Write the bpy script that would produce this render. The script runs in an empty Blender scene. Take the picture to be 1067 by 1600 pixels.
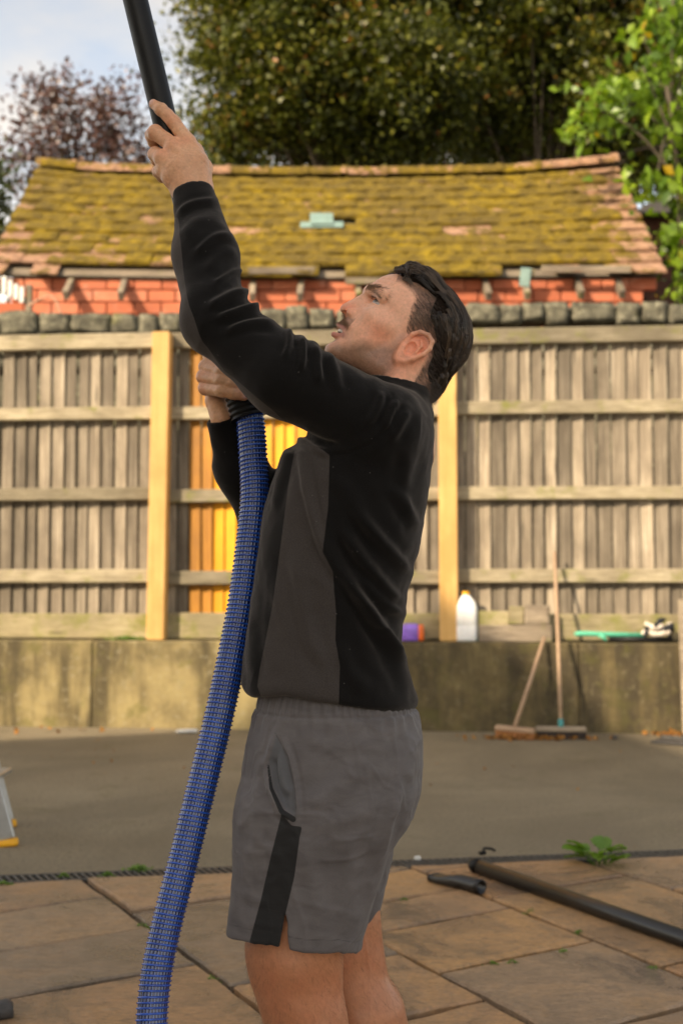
import bpy, bmesh, math, random
import numpy as np
from mathutils import Vector, Matrix

random.seed(7)
RNG = np.random.default_rng(7)
SC = bpy.context.scene
COL = SC.collection
R = math.radians

# ------------------------------------------------------------------ camera
F_PX, CAM_H = 1900.0, 1.24
PITCH = math.atan(100 / F_PX)
Y0 = 2.35                       # distance of the man's middle plane
cam = bpy.data.cameras.new('camera')
cam_o = bpy.data.objects.new('camera', cam)
COL.objects.link(cam_o)
cam_o.location = (0, 0, CAM_H)
cam_o.rotation_euler = (R(90) + PITCH, 0, 0)
cam.sensor_fit = 'VERTICAL'
cam.sensor_height = 36
cam.lens = F_PX / 1600 * 36
cam.clip_start, cam.clip_end = 0.05, 500
cam.dof.use_dof = True
cam.dof.focus_distance = 2.24
cam.dof.aperture_fstop = 4.0
SC.camera = cam_o

# ------------------------------------------------------------------ sky, sun, exposure
SUN_AZ, SUN_EL = 46.0, 32.0     # the sun stands behind the camera, to the left
sun_dir = Vector((-math.sin(R(SUN_AZ)) * math.cos(R(SUN_EL)), -math.cos(R(SUN_AZ)) * math.cos(R(SUN_EL)), math.sin(R(SUN_EL))))
sun = bpy.data.lights.new('sun', 'SUN')
sun.energy = 2.5
sun.angle = R(0.6)
sun.color = (1.0, 0.93, 0.81)
sun_o = bpy.data.objects.new('sun', sun)
sun_o.rotation_euler = sun_dir.to_track_quat('Z', 'Y').to_euler()
COL.objects.link(sun_o)
wd = bpy.data.worlds.new('World')
SC.world = wd
wd.use_nodes = True
wt = wd.node_tree
bg = wt.nodes['Background']
sky = wt.nodes.new('ShaderNodeTexSky')
sky.sky_type = 'NISHITA'
sky.sun_disc = False
sky.sun_elevation = R(SUN_EL)
sky.sun_rotation = math.atan2(sun_dir.x, sun_dir.y)
sky.air_density, sky.dust_density, sky.ozone_density = 1.0, 1.2, 1.0
tc = wt.nodes.new('ShaderNodeTexCoord')
mp = wt.nodes.new('ShaderNodeMapping')
mp.inputs['Scale'].default_value = (1, 1, 2.4)
mp.inputs['Location'].default_value = (0.35, 0.1, 0.2)
nz = wt.nodes.new('ShaderNodeTexNoise')
nz.inputs['Scale'].default_value = 2.3
nz.inputs['Detail'].default_value = 7
nz.inputs['Roughness'].default_value = 0.55
cr = wt.nodes.new('ShaderNodeValToRGB')
cr.color_ramp.elements[0].position = 0.40
cr.color_ramp.elements[1].position = 0.64
mixw = wt.nodes.new('ShaderNodeMix')
mixw.data_type = 'RGBA'
bwn = wt.nodes.new('ShaderNodeRGBToBW')
clm = wt.nodes.new('ShaderNodeVectorMath')
clm.operation = 'SCALE'
clm.inputs['Scale'].default_value = 1.55          # cloud: white, a little brighter than the clear sky round it
wt.links.new(sky.outputs['Color'], bwn.inputs['Color'])
wt.links.new(bwn.outputs['Val'], clm.inputs[0])
wt.links.new(clm.outputs['Vector'], mixw.inputs['B'])
wt.links.new(tc.outputs['Generated'], mp.inputs['Vector'])
wt.links.new(mp.outputs['Vector'], nz.inputs['Vector'])
wt.links.new(nz.outputs['Fac'], cr.inputs['Fac'])
wt.links.new(cr.outputs['Color'], mixw.inputs['Factor'])
wt.links.new(sky.outputs['Color'], mixw.inputs['A'])
wt.links.new(mixw.outputs['Result'], bg.inputs['Color'])
bg.inputs['Strength'].default_value = 0.115
vs = SC.view_settings
vs.view_transform = 'Standard'
vs.look = 'None'
vs.gamma = 1.0
vs.exposure = 1.45
try:
    vs.use_white_balance = True
    vs.white_balance_temperature = 8200
    vs.white_balance_tint = 12
except Exception:
    pass
SC.render.engine = 'CYCLES'
SC.cycles.use_denoising = True
SC.cycles.max_bounces = 8

# ------------------------------------------------------------------ pixel <-> place (photo pixels, 1067 x 1600)
CP, SP = math.cos(PITCH), math.sin(PITCH)


def ray(px, py):
    x, y = (px - 533.5) / F_PX, (800 - py) / F_PX
    return np.array([x, CP - y * SP, SP + y * CP])


def M(px, py, dy=0.0):
    """point that shows at (px, py), dy metres beyond the man's middle plane"""
    d = ray(px, py)
    return np.array([0, 0, CAM_H]) + d * ((Y0 + dy) / d[1])


def at(px, py, Y):
    return M(px, py, Y - Y0)


def G(px, py, z=0.0):
    d = ray(px, py)
    return np.array([0, 0, CAM_H]) + d * ((z - CAM_H) / d[2])


def proj(P):
    zc = CP * P[:, 1] + SP * (P[:, 2] - CAM_H)
    yc = -SP * P[:, 1] + CP * (P[:, 2] - CAM_H)
    return 533.5 + F_PX * P[:, 0] / zc, 800 - F_PX * yc / zc


Q = Y0 / F_PX                    # metres per photo pixel at the man


def rm(r, dy=0.0):
    return r * (Y0 + dy) / F_PX


# ------------------------------------------------------------------ object helpers
def link(name, data, parent=None, mat=None, smooth=False):
    o = bpy.data.objects.new(name, data)
    COL.objects.link(o)
    if parent is not None:
        o.parent = parent
    if mat is not None and data is not None and not data.materials:
        data.materials.append(mat)
    if smooth and data is not None:
        data.polygons.foreach_set('use_smooth', [True] * len(data.polygons))
    return o


def tag(o, label, cat, group=None, kind=None):
    if label:
        o['label'] = label
    if cat:
        o['category'] = cat
    if group:
        o['group'] = group
    if kind:
        o['kind'] = kind
    return o


def empty(name, loc=(0, 0, 0), rz=0.0, label=None, cat=None, group=None):
    o = link(name, None)
    o.location = loc
    o.rotation_euler = (0, 0, rz)
    o.empty_display_size = 0.1
    return tag(o, label, cat, group)


def local(root, p):
    """world point -> coordinates in a root that has only a location and a z turn"""
    v = np.asarray(p, float) - np.array(root.location)
    c, s = math.cos(-root.rotation_euler[2]), math.sin(-root.rotation_euler[2])
    v = np.atleast_2d(v)
    return np.stack([c * v[:, 0] - s * v[:, 1], s * v[:, 0] + c * v[:, 1], v[:, 2]], 1)


def np_mesh(name, V, Fc, smooth=True):
    """V (n,3), Fc (m,k) all faces of the same size"""
    me = bpy.data.meshes.new(name)
    V = np.ascontiguousarray(V, np.float32)
    Fc = np.ascontiguousarray(Fc, np.int32)
    m, k = Fc.shape
    me.vertices.add(len(V))
    me.vertices.foreach_set('co', V.ravel())
    me.loops.add(m * k)
    me.loops.foreach_set('vertex_index', Fc.ravel())
    me.polygons.add(m)
    me.polygons.foreach_set('loop_start', np.arange(0, m * k, k, dtype=np.int32))
    me.polygons.foreach_set('loop_total', np.full(m, k, np.int32))
    if smooth:
        me.polygons.foreach_set('use_smooth', np.ones(m, bool))
    me.update(calc_edges=True)
    return me


def py_mesh(name, V, Fs, smooth=False):
    me = bpy.data.meshes.new(name)
    me.from_pydata([tuple(map(float, v)) for v in V], [], Fs)
    if smooth:
        me.polygons.foreach_set('use_smooth', [True] * len(me.polygons))
    me.update()
    return me


def attr(me, name, vals):
    a = me.attributes.new(name, 'FLOAT', 'POINT')
    a.data.foreach_set('value', np.ascontiguousarray(vals, np.float32))


def attr_col(me, name, cols):
    a = me.attributes.new(name, 'FLOAT_COLOR', 'POINT')
    c = np.ones((len(cols), 4), np.float32)
    c[:, :3] = cols
    a.data.foreach_set('color', c.ravel())


def box_bm(bm, c, d, rot=None, bevel=0.0, taper=None):
    """a box of size d about c added to bm"""
    r = bmesh.ops.create_cube(bm, size=1.0)
    vs_ = r['verts']
    for v in vs_:
        t = 1.0
        if taper and v.co.z > 0:
            t = taper
        v.co = Vector((v.co.x * d[0] * t, v.co.y * d[1] * t, v.co.z * d[2]))
    if bevel > 0:
        es = list({e for v in vs_ for e in v.link_edges})
        rr = bmesh.ops.bevel(bm, geom=es, offset=bevel, segments=1, affect='EDGES', profile=0.5)
        vs_ = list({v for f in rr['faces'] for v in f.verts} | {v for v in vs_ if v.is_valid})
    for v in vs_:
        if rot is not None:
            v.co = rot @ v.co
        v.co += Vector(c)
    return vs_


def box_mesh(name, d, bevel=0.0, wob=0.0, seed=0, cuts=0):
    bm = bmesh.new()
    box_bm(bm, (0, 0, 0), d, bevel=bevel)
    if cuts:
        bmesh.ops.subdivide_edges(bm, edges=bm.edges[:], cuts=cuts, use_grid_fill=True)
    if wob:
        rr = random.Random(seed)
        for v in bm.verts:
            v.co += Vector((rr.uniform(-1, 1), rr.uniform(-1, 1), rr.uniform(-1, 1))) * wob
    me = bpy.data.meshes.new(name)
    bm.to_mesh(me)
    bm.free()
    return me


def box(name, c, d, mat, parent=None, bevel=0.004, rot=None, wob=0.0, seed=0, cuts=0, smooth=False):
    o = link(name, box_mesh(name, d, bevel, wob, seed, cuts), parent, mat, smooth)
    o.location = tuple(map(float, c))
    if rot is not None:
        o.rotation_euler = rot
    return o


def sweep(path, radii, n=12, cap=True, prof=None, up=None):
    """tube along path; radii per point or scalar; prof(theta)->scale"""
    P = np.asarray(path, float)
    m = len(P)
    rad = np.full(m, radii, float) if np.isscalar(radii) else np.asarray(radii, float)
    T = np.gradient(P, axis=0)
    T /= np.linalg.norm(T, axis=1)[:, None] + 1e-12
    u = np.array(up if up is not None else ([0, 0, 1] if abs(T[0][2]) < 0.9 else [1, 0, 0]), float)
    V = []
    th = np.arange(n) * 2 * math.pi / n
    sc = np.ones(n) if prof is None else prof(th)
    for i in range(m):
        u = u - T[i] * (u @ T[i])
        u /= np.linalg.norm(u)
        w = np.cross(T[i], u)
        V.append(P[i] + rad[i] * (np.cos(th)[:, None] * u + np.sin(th)[:, None] * w) * sc[:, None])
    V = np.concatenate(V)
    Fs = []
    for i in range(m - 1):
        for j in range(n):
            a, b = i * n + j, i * n + (j + 1) % n
            Fs.append((a, b, b + n, a + n))
    if cap:
        Fs.append(tuple(range(n - 1, -1, -1)))
        Fs.append(tuple(range((m - 1) * n, m * n)))
    return V, Fs


def tube(name, path, radii, mat, parent=None, n=12, cap=True, smooth=True):
    V, Fs = sweep(path, radii, n, cap)
    me = py_mesh(name, V, Fs, smooth)
    if smooth and cap:
        me.polygons[-1].use_smooth = False
        me.polygons[-2].use_smooth = False
    return link(name, me, parent, mat)


def spline(pts, n):
    """Catmull-Rom through pts"""
    P = np.asarray(pts, float)
    P = np.vstack([2 * P[0] - P[1], P, 2 * P[-1] - P[-2]])
    m = len(P) - 3
    out = []
    for t in np.linspace(0, m - 1e-6, n):
        i = int(t)
        f = t - i
        a, b, c, d = P[i:i + 4]
        out.append(0.5 * (2 * b + (c - a) * f + (2 * a - 5 * b + 4 * c - d) * f * f + (3 * b - a - 3 * c + d) * f ** 3))
    return np.array(out)


# ------------------------------------------------------------------ noise, fields, meshing of fields
_perm = RNG.permutation(4096)


def vnoise(P, scale=1.0, seed=0):
    p = np.asarray(P) * scale + seed * 17.31
    i = np.floor(p).astype(np.int64)
    f = p - i
    f = f * f * (3 - 2 * f)

    def hsh(a, b, c):
        return _perm[(_perm[(_perm[a & 4095] + b) & 4095] + c) & 4095] / 4095.0
    x, y, z = i.T
    fx, fy, fz = f.T
    c00 = hsh(x, y, z) * (1 - fx) + hsh(x + 1, y, z) * fx
    c10 = hsh(x, y + 1, z) * (1 - fx) + hsh(x + 1, y + 1, z) * fx
    c01 = hsh(x, y, z + 1) * (1 - fx) + hsh(x + 1, y, z + 1) * fx
    c11 = hsh(x, y + 1, z + 1) * (1 - fx) + hsh(x + 1, y + 1, z + 1) * fx
    c0 = c00 * (1 - fy) + c10 * fy
    c1 = c01 * (1 - fy) + c11 * fy
    return (c0 * (1 - fz) + c1 * fz) * 2 - 1


def rc(P, a, b, r1, r2):
    a, b = np.asarray(a, float), np.asarray(b, float)
    ba = b - a
    pa = P - a
    t = np.clip(pa @ ba / (ba @ ba + 1e-12), 0, 1)
    d = pa - t[:, None] * ba
    return np.sqrt((d * d).sum(1)) - (r1 + (r2 - r1) * t)


def ell(P, c, r, rot=None):
    p = P - np.asarray(c, float)
    if rot is not None:
        p = p @ rot
    r = np.asarray(r, float)
    k0 = np.sqrt(((p / r) ** 2).sum(1))
    k1 = np.sqrt(((p / r ** 2) ** 2).sum(1)) + 1e-9
    return k0 * (k0 - 1) / k1


def smin(a, b, k):
    h = np.maximum(k - np.abs(a - b), 0) / k
    return np.minimum(a, b) - h * h * k * 0.25


def smax(a, b, k):
    return -smin(-a, -b, k)


def poly_sd(px, py, poly):
    """signed distance in the plane, negative inside"""
    poly = np.asarray(poly, float)
    d = np.full(px.shape, 1e18)
    ins = np.zeros(px.shape, bool)
    n = len(poly)
    for i in range(n):
        x1, y1 = poly[i]
        x2, y2 = poly[(i + 1) % n]
        ex, ey = x2 - x1, y2 - y1
        wx, wy = px - x1, py - y1
        t = np.clip((wx * ex + wy * ey) / (ex * ex + ey * ey + 1e-12), 0, 1)
        d = np.minimum(d, (wx - ex * t) ** 2 + (wy - ey * t) ** 2)
        cond = ((y1 <= py) & (y2 > py)) | ((y2 <= py) & (y1 > py))
        xi = x1 + (py - y1) / (ey if abs(ey) > 1e-12 else 1e-12) * ex
        ins ^= cond & (px < xi)
    d = np.sqrt(d)
    return np.where(ins, -d, d)


def line_d(px, py, pl):
    """distance to an open polyline and the position 0..1 along it"""
    pl = np.asarray(pl, float)
    L = np.concatenate([[0], np.cumsum(np.hypot(*np.diff(pl, axis=0).T))])
    best = np.full(px.shape, 1e18)
    tt = np.zeros(px.shape)
    for i in range(len(pl) - 1):
        ex, ey = pl[i + 1] - pl[i]
        wx, wy = px - pl[i][0], py - pl[i][1]
        t = np.clip((wx * ex + wy * ey) / (ex * ex + ey * ey + 1e-12), 0, 1)
        d = (wx - ex * t) ** 2 + (wy - ey * t) ** 2
        m = d < best
        best = np.where(m, d, best)
        tt = np.where(m, (L[i] + t * (L[i + 1] - L[i])) / L[-1], tt)
    return np.sqrt(best), tt


def grad(f, V, e=0.0012):
    g = np.stack([f(V + np.eye(3)[k] * e) - f(V - np.eye(3)[k] * e) for k in range(3)], 1) / (2 * e)
    return g


def mesh_field(f, lo, hi, h, nb=8, project=1):
    """surface nets on the zero set of f; only blocks near the surface are sampled"""
    lo, hi = np.asarray(lo, float), np.asarray(hi, float)
    nblk = np.ceil((hi - lo) / (h * nb)).astype(int)
    N = nblk * nb + 2
    bi = np.stack(np.meshgrid(*[np.arange(k) for k in nblk], indexing='ij'), -1).reshape(-1, 3)
    cen = lo + h * nb * (bi + 0.5)
    val = np.concatenate([f(cen[i:i + 200000]) for i in range(0, len(cen), 200000)])
    bi = bi[np.abs(val) < h * nb * 1.15]
    g = np.stack(np.meshgrid(*[np.arange(nb + 1)] * 3, indexing='ij'), -1).reshape(-1, 3)
    cid, cv, quads = [], [], []
    off8 = np.array([[a, b, c] for a in (0, 1) for b in (0, 1) for c in (0, 1)])
    e12 = [(a, b) for a in range(8) for b in range(a + 1, 8) if np.abs(off8[a] - off8[b]).sum() == 1]

    def gid(ijk):
        return (ijk[:, 0] * N[1] + ijk[:, 1]) * N[2] + ijk[:, 2]
    for s in range(0, len(bi), 600):
        B = bi[s:s + 600]
        idx = (B[:, None, :] * nb + g[None]).reshape(-1, 3)
        v = f(lo + h * idx).reshape(len(B), nb + 1, nb + 1, nb + 1)
        c8 = np.stack([v[:, a:a + nb, b:b + nb, c:c + nb] for a, b, c in off8], -1)
        ng = (c8 < 0).sum(-1)
        bb, x, y, z = np.nonzero((ng > 0) & (ng < 8))
        cc = c8[bb, x, y, z]
        acc = np.zeros((len(cc), 3))
        cnt = np.zeros(len(cc))
        for a, b in e12:
            m = (cc[:, a] < 0) != (cc[:, b] < 0)
            t = np.where(m, cc[:, a] / np.where(m, cc[:, a] - cc[:, b], 1), 0)
            acc += np.where(m[:, None], off8[a] + t[:, None] * (off8[b] - off8[a]), 0)
            cnt += m
        ijk = B[bb] * nb + np.stack([x, y, z], 1)
        cid.append(gid(ijk))
        cv.append(lo + h * (ijk + acc / cnt[:, None]))
        sg = v < 0
        for ax in range(3):
            a0 = sg[:, :nb, :nb, :nb]
            sl = [slice(0, nb)] * 3
            sl[ax] = slice(1, nb + 1)
            a1 = sg[(slice(None), *sl)]
            bb, x, y, z = np.nonzero(a0 != a1)
            p = B[bb] * nb + np.stack([x, y, z], 1)
            flip = a0[bb, x, y, z]
            u, w = (ax + 1) % 3, (ax + 2) % 3
            eu, ew = np.eye(3, dtype=int)[u], np.eye(3, dtype=int)[w]
            q = np.stack([gid(p - eu - ew), gid(p - ew), gid(p), gid(p - eu)], 1)
            q[~flip] = q[~flip][:, ::-1]
            quads.append(q)
    cid, cv, quads = np.concatenate(cid), np.concatenate(cv), np.concatenate(quads)
    o = np.argsort(cid)
    cid, cv = cid[o], cv[o]
    k = np.clip(np.searchsorted(cid, quads), 0, len(cid) - 1)
    ok = (cid[k] == quads).all(1)
    quads = k[ok]
    for _ in range(project):
        gr = grad(f, cv, h * 0.5)
        n2 = (gr * gr).sum(1)
        st = f(cv) / np.maximum(n2, 0.2)
        st = np.clip(st, -h * 0.6, h * 0.6)
        cv = cv - gr * st[:, None]
    return cv, quads


def vnormals(V, Fq):
    n = np.zeros_like(V)
    a, b, c, d = (V[Fq[:, i]] for i in range(4))
    fn = np.cross(c - a, d - b)
    for i in range(4):
        np.add.at(n, Fq[:, i], fn)
    return n / (np.linalg.norm(n, axis=1)[:, None] + 1e-12)


# ------------------------------------------------------------------ materials
class NT:
    def __init__(s, name):
        s.m = bpy.data.materials.new(name)
        s.m.use_nodes = True
        s.t = s.m.node_tree
        s.b = s.t.nodes['Principled BSDF']

    def n(s, typ, **kw):
        nd = s.t.nodes.new('ShaderNode' + typ)
        for k, v in kw.items():
            setattr(nd, k, v)
        return nd

    def l(s, a, b):
        s.t.links.new(a, b)

    def pos(s, scale=(1, 1, 1), obj=False, rnd=False, rot=(0, 0, 0)):
        if obj:
            src = s.n('TexCoord').outputs['Object']
        else:
            src = s.n('NewGeometry').outputs['Position']
        if rnd:
            oi = s.n('ObjectInfo')
            ad = s.n('VectorMath', operation='MULTIPLY_ADD')
            ad.inputs[1].default_value = (1, 1, 1)
            cmb = s.n('CombineXYZ')
            ml = s.n('Math', operation='MULTIPLY')
            ml.inputs[1].default_value = 57.0
            s.l(oi.outputs['Random'], ml.inputs[0])
            for i in range(3):
                s.l(ml.outputs[0], cmb.inputs[i])
            s.l(src, ad.inputs[0])
            s.l(cmb.outputs[0], ad.inputs[2])
            src = ad.outputs[0]
        mpn = s.n('Mapping')
        mpn.inputs['Scale'].default_value = scale
        mpn.inputs['Rotation'].default_value = rot
        s.l(src, mpn.inputs['Vector'])
        return mpn.outputs[0]

    def noise(s, vec, scale, detail=5, rough=0.55, dist=0.0):
        nd = s.n('TexNoise')
        nd.inputs['Scale'].default_value = scale
        nd.inputs['Detail'].default_value = detail
        nd.inputs['Roughness'].default_value = rough
        nd.inputs['Distortion'].default_value = dist
        s.l(vec, nd.inputs['Vector'])
        return nd.outputs['Fac']

    def voro(s, vec, scale, feature='F1'):
        nd = s.n('TexVoronoi', feature=feature)
        nd.inputs['Scale'].default_value = scale
        s.l(vec, nd.inputs['Vector'])
        return nd

    def ramp(s, fac, stops):
        nd = s.n('ValToRGB')
        el = nd.color_ramp.elements
        while len(el) < len(stops):
            el.new(0.5)
        for e, (p, c) in zip(el, stops):
            e.position = p
            e.color = (*c, 1) if isinstance(c, tuple) else (c, c, c, 1)
        s.l(fac, nd.inputs['Fac'])
        return nd.outputs['Color']

    def mix(s, fac, a, b, mode='MIX'):
        nd = s.n('Mix', data_type='RGBA', blend_type=mode)
        for key, v in (('Factor', fac), ('A', a), ('B', b)):
            if isinstance(v, (int, float)):
                nd.inputs[key].default_value = v
            elif isinstance(v, tuple):
                nd.inputs[key].default_value = (*v, 1)
            else:
                s.l(v, nd.inputs[key])
        return nd.outputs['Result']

    def math(s, op, a, b=None):
        nd = s.n('Math', operation=op)
        for i, v in enumerate((a, b)):
            if v is None:
                continue
            if isinstance(v, (int, float)):
                nd.inputs[i].default_value = v
            else:
                s.l(v, nd.inputs[i])
        return nd.outputs[0]

    def attr(s, name, out='Fac'):
        nd = s.n('Attribute')
        nd.attribute_name = name
        return nd.outputs[out]

    def rand(s):
        return s.n('ObjectInfo').outputs['Random']

    def bump(s, h, strength=0.3, dist=0.01):
        nd = s.n('Bump')
        nd.inputs['Strength'].default_value = strength
        nd.inputs['Distance'].default_value = dist
        s.l(h, nd.inputs['Height'])
        s.l(nd.outputs['Normal'], s.b.inputs['Normal'])

    def out(s, col=None, rough=None, **kw):
        for key, v in (('Base Color', col), ('Roughness', rough), *kw.items()):
            if v is None:
                continue
            key = key.replace('_', ' ')
            if isinstance(v, (int, float)):
                s.b.inputs[key].default_value = v
            elif isinstance(v, tuple):
                s.b.inputs[key].default_value = (*v, 1) if len(v) == 3 and 'Radius' not in key else v
            else:
                s.l(v, s.b.inputs[key])
        return s.m


def plain(name, col, rough=0.6, var=0.25, scale=30, metallic=0.0, bump=0.1, **kw):
    t = NT(name)
    n = t.noise(t.pos(), scale)
    dk = tuple(c * (1 - var) for c in col)
    lt = tuple(min(1, c * (1 + var)) for c in col)
    t.bump(n, bump, 0.002)
    return t.out(t.ramp(n, [(0.3, dk), (0.7, lt)]), rough, Metallic=metallic, **kw)


MAT = {}


def wood(name, dark, mid, light, axis='z', rough=0.85, rnd=0.35, moss=0.0, knots=True):
    t = NT(name)
    sc = {'z': (60, 60, 1.6), 'x': (1.6, 60, 60)}[axis]
    v = t.pos(sc, rnd=True)
    g = t.noise(v, 1.0, 6, 0.65, 0.4)
    col = t.ramp(g, [(0.28, dark), (0.5, mid), (0.74, light)])
    big = t.noise(t.pos((1.5, 1.5, 1.0) if axis == 'z' else (1, 1.5, 1.5), rnd=True), 2.0, 4, 0.6)
    col = t.mix(t.ramp(big, [(0.35, 0.0), (0.65, 1.0)]), t.mix(0.75, (0, 0, 0), col), col) if False else col
    col = t.mix(t.math('MULTIPLY', t.ramp(big, [(0.38, 1.0), (0.62, 0.0)]), 0.55), col, tuple(c * 0.8 for c in dark))
    r = t.rand()
    hv = t.n('HueSaturation')
    mr = t.n('MapRange')
    mr.inputs['To Min'].default_value = 1 - rnd
    mr.inputs['To Max'].default_value = 1 + rnd
    t.l(r, mr.inputs['Value'])
    t.l(mr.outputs[0], hv.inputs['Value'])
    t.l(col, hv.inputs['Color'])
    col = hv.outputs['Color']
    if knots:
        vo = t.voro(t.pos((7, 7, 1.3) if axis == 'z' else (1.3, 7, 7), rnd=True), 1.0)
        col = t.mix(t.ramp(vo.outputs['Distance'], [(0.06, 0.8), (0.16, 0.0)]), col, tuple(c * 0.35 for c in mid))
    if moss:
        mn = t.noise(t.pos((1, 1, 1)), 5.0, 6, 0.7)
        col = t.mix(t.ramp(mn, [(0.62 - moss * 0.3, 0.0), (0.75 - moss * 0.2, 0.75)]), col, (0.16, 0.17, 0.02))
    t.bump(g, 0.5, 0.004)
    return t.out(col, rough)


MAT['old_board'] = wood('old_board', (0.11, 0.085, 0.06), (0.26, 0.21, 0.15), (0.46, 0.39, 0.3), rnd=0.42)
MAT['old_rail'] = wood('old_rail', (0.15, 0.12, 0.075), (0.3, 0.25, 0.165), (0.42, 0.36, 0.26), 'x', moss=0.25)
MAT['gravel_board'] = wood('gravel_board', (0.17, 0.14, 0.075), (0.32, 0.26, 0.15), (0.42, 0.36, 0.22), 'x', moss=0.55, rnd=0.15)
MAT['new_post'] = wood('new_post', (0.5, 0.27, 0.075), (0.62, 0.36, 0.12), (0.7, 0.44, 0.18), rough=0.6, rnd=0.08)
MAT['orange_board'] = wood('orange_board', (0.66, 0.25, 0.006), (0.82, 0.36, 0.008), (0.88, 0.44, 0.012), rough=0.55, rnd=0.14)
MAT['amber_board'] = wood('amber_board', (0.27, 0.11, 0.012), (0.42, 0.17, 0.015), (0.5, 0.22, 0.02), rough=0.6, rnd=0.1)
MAT['handle_wood'] = wood('handle_wood', (0.3, 0.19, 0.12), (0.42, 0.28, 0.18), (0.5, 0.36, 0.24), rnd=0.1, knots=False)
MAT['grey_timber'] = wood('grey_timber', (0.12, 0.09, 0.065), (0.24, 0.19, 0.135), (0.36, 0.3, 0.22), 'x', rnd=0.3, moss=0.2)


def stone_mat(name, dark, mid, light, lichen, moss=0.3, sc=9):
    t = NT(name)
    v = t.pos()
    n = t.noise(v, sc, 8, 0.68)
    col = t.ramp(n, [(0.3, dark), (0.5, mid), (0.7, light)])
    l2 = t.noise(v, sc * 2.3, 5, 0.7)
    col = t.mix(t.ramp(l2, [(0.54, 0.0), (0.66, 0.8)]), col, lichen)
    m2 = t.noise(v, 3.1, 6, 0.7)
    col = t.mix(t.ramp(m2, [(0.6 - moss * 0.2, 0.0), (0.75 - moss * 0.15, 0.85)]), col, (0.10, 0.095, 0.02))
    t.bump(n, 0.7, 0.02)
    return t.out(col, 0.92)


MAT['coping'] = stone_mat('coping', (0.03, 0.028, 0.02), (0.1, 0.092, 0.064), (0.2, 0.185, 0.13), (0.3, 0.285, 0.2), 0.2)

# retaining wall: weathered concrete, ochre lichen wash, dark damp stains, green at the foot
t = NT('old_concrete')
v = t.pos()
n1 = t.noise(v, 2.2, 8, 0.68, 0.3)
n2 = t.noise(t.pos((2.6, 2.6, 0.45)), 1.6, 7, 0.65)
n3 = t.noise(v, 22, 6, 0.65)
col = t.ramp(n1, [(0.3, (0.1, 0.078, 0.036)), (0.5, (0.24, 0.185, 0.085)), (0.72, (0.36, 0.285, 0.13))])
col = t.mix(t.ramp(n2, [(0.44, 0.0), (0.62, 0.85)]), col, (0.05, 0.038, 0.018))
col = t.mix(t.ramp(n3, [(0.56, 0.0), (0.7, 0.5)]), col, (0.34, 0.3, 0.2))
col = t.mix(t.ramp(t.noise(v, 4.2, 8, 0.7), [(0.55, 0.0), (0.68, 0.7)]), col, (0.11, 0.1, 0.02))
t.bump(n3, 0.5, 0.01)
MAT['concrete'] = t.out(col, 0.9)

t = NT('shaded_algae_concrete')  # right-hand bays: algae stain, with shade also put into the darker colour
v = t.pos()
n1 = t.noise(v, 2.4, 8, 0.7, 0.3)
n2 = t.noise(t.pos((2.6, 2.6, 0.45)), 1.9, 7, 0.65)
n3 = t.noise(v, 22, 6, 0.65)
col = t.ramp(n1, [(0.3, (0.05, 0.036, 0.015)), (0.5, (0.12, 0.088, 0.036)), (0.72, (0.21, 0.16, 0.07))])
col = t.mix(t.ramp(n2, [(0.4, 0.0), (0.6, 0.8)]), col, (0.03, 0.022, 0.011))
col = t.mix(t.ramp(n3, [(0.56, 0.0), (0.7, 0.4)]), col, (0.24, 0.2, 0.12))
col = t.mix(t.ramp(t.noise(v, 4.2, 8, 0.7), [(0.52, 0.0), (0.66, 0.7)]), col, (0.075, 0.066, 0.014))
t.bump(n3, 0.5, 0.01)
MAT['shaded_algae_concrete'] = t.out(col, 0.85)

t = NT('tarmac')
v = t.pos()
n1 = t.noise(v, 0.8, 7, 0.6)
n3 = t.noise(v, 260, 3, 0.6)
vo = t.voro(v, 190)
col = t.ramp(n1, [(0.3, (0.24, 0.195, 0.13)), (0.52, (0.34, 0.278, 0.185)), (0.75, (0.44, 0.363, 0.245))])
col = t.mix(t.ramp(n3, [(0.35, 0.5), (0.65, 0.0)]), col, (0.05, 0.043, 0.032))
col = t.mix(t.ramp(vo.outputs['Color'], [(0.78, 0.0), (0.92, 0.45)]), col, (0.24, 0.21, 0.16))
col = t.mix(t.ramp(t.noise(v, 2.7, 6, 0.7), [(0.56, 0.0), (0.72, 0.5)]), col, (0.12, 0.105, 0.035))
grit = t.noise(v, 48, 6, 0.75)
col = t.mix(t.ramp(grit, [(0.36, 0.6), (0.5, 0.0)]), col, (0.07, 0.056, 0.036))
col = t.mix(t.ramp(grit, [(0.58, 0.0), (0.72, 0.5)]), col, (0.3, 0.255, 0.175))
damp = t.noise(v, 0.55, 6, 0.65, 0.8)
col = t.mix(t.ramp(damp, [(0.42, 0.5), (0.56, 0.0)]), col, (0.17, 0.14, 0.095))
t.bump(t.math('ADD', t.math('ADD', n3, grit), vo.outputs['Distance']), 0.7, 0.006)
MAT['tarmac'] = t.out(col, t.ramp(n1, [(0.3, 0.6), (0.7, 0.85)]), Specular_IOR_Level=0.2)

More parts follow.
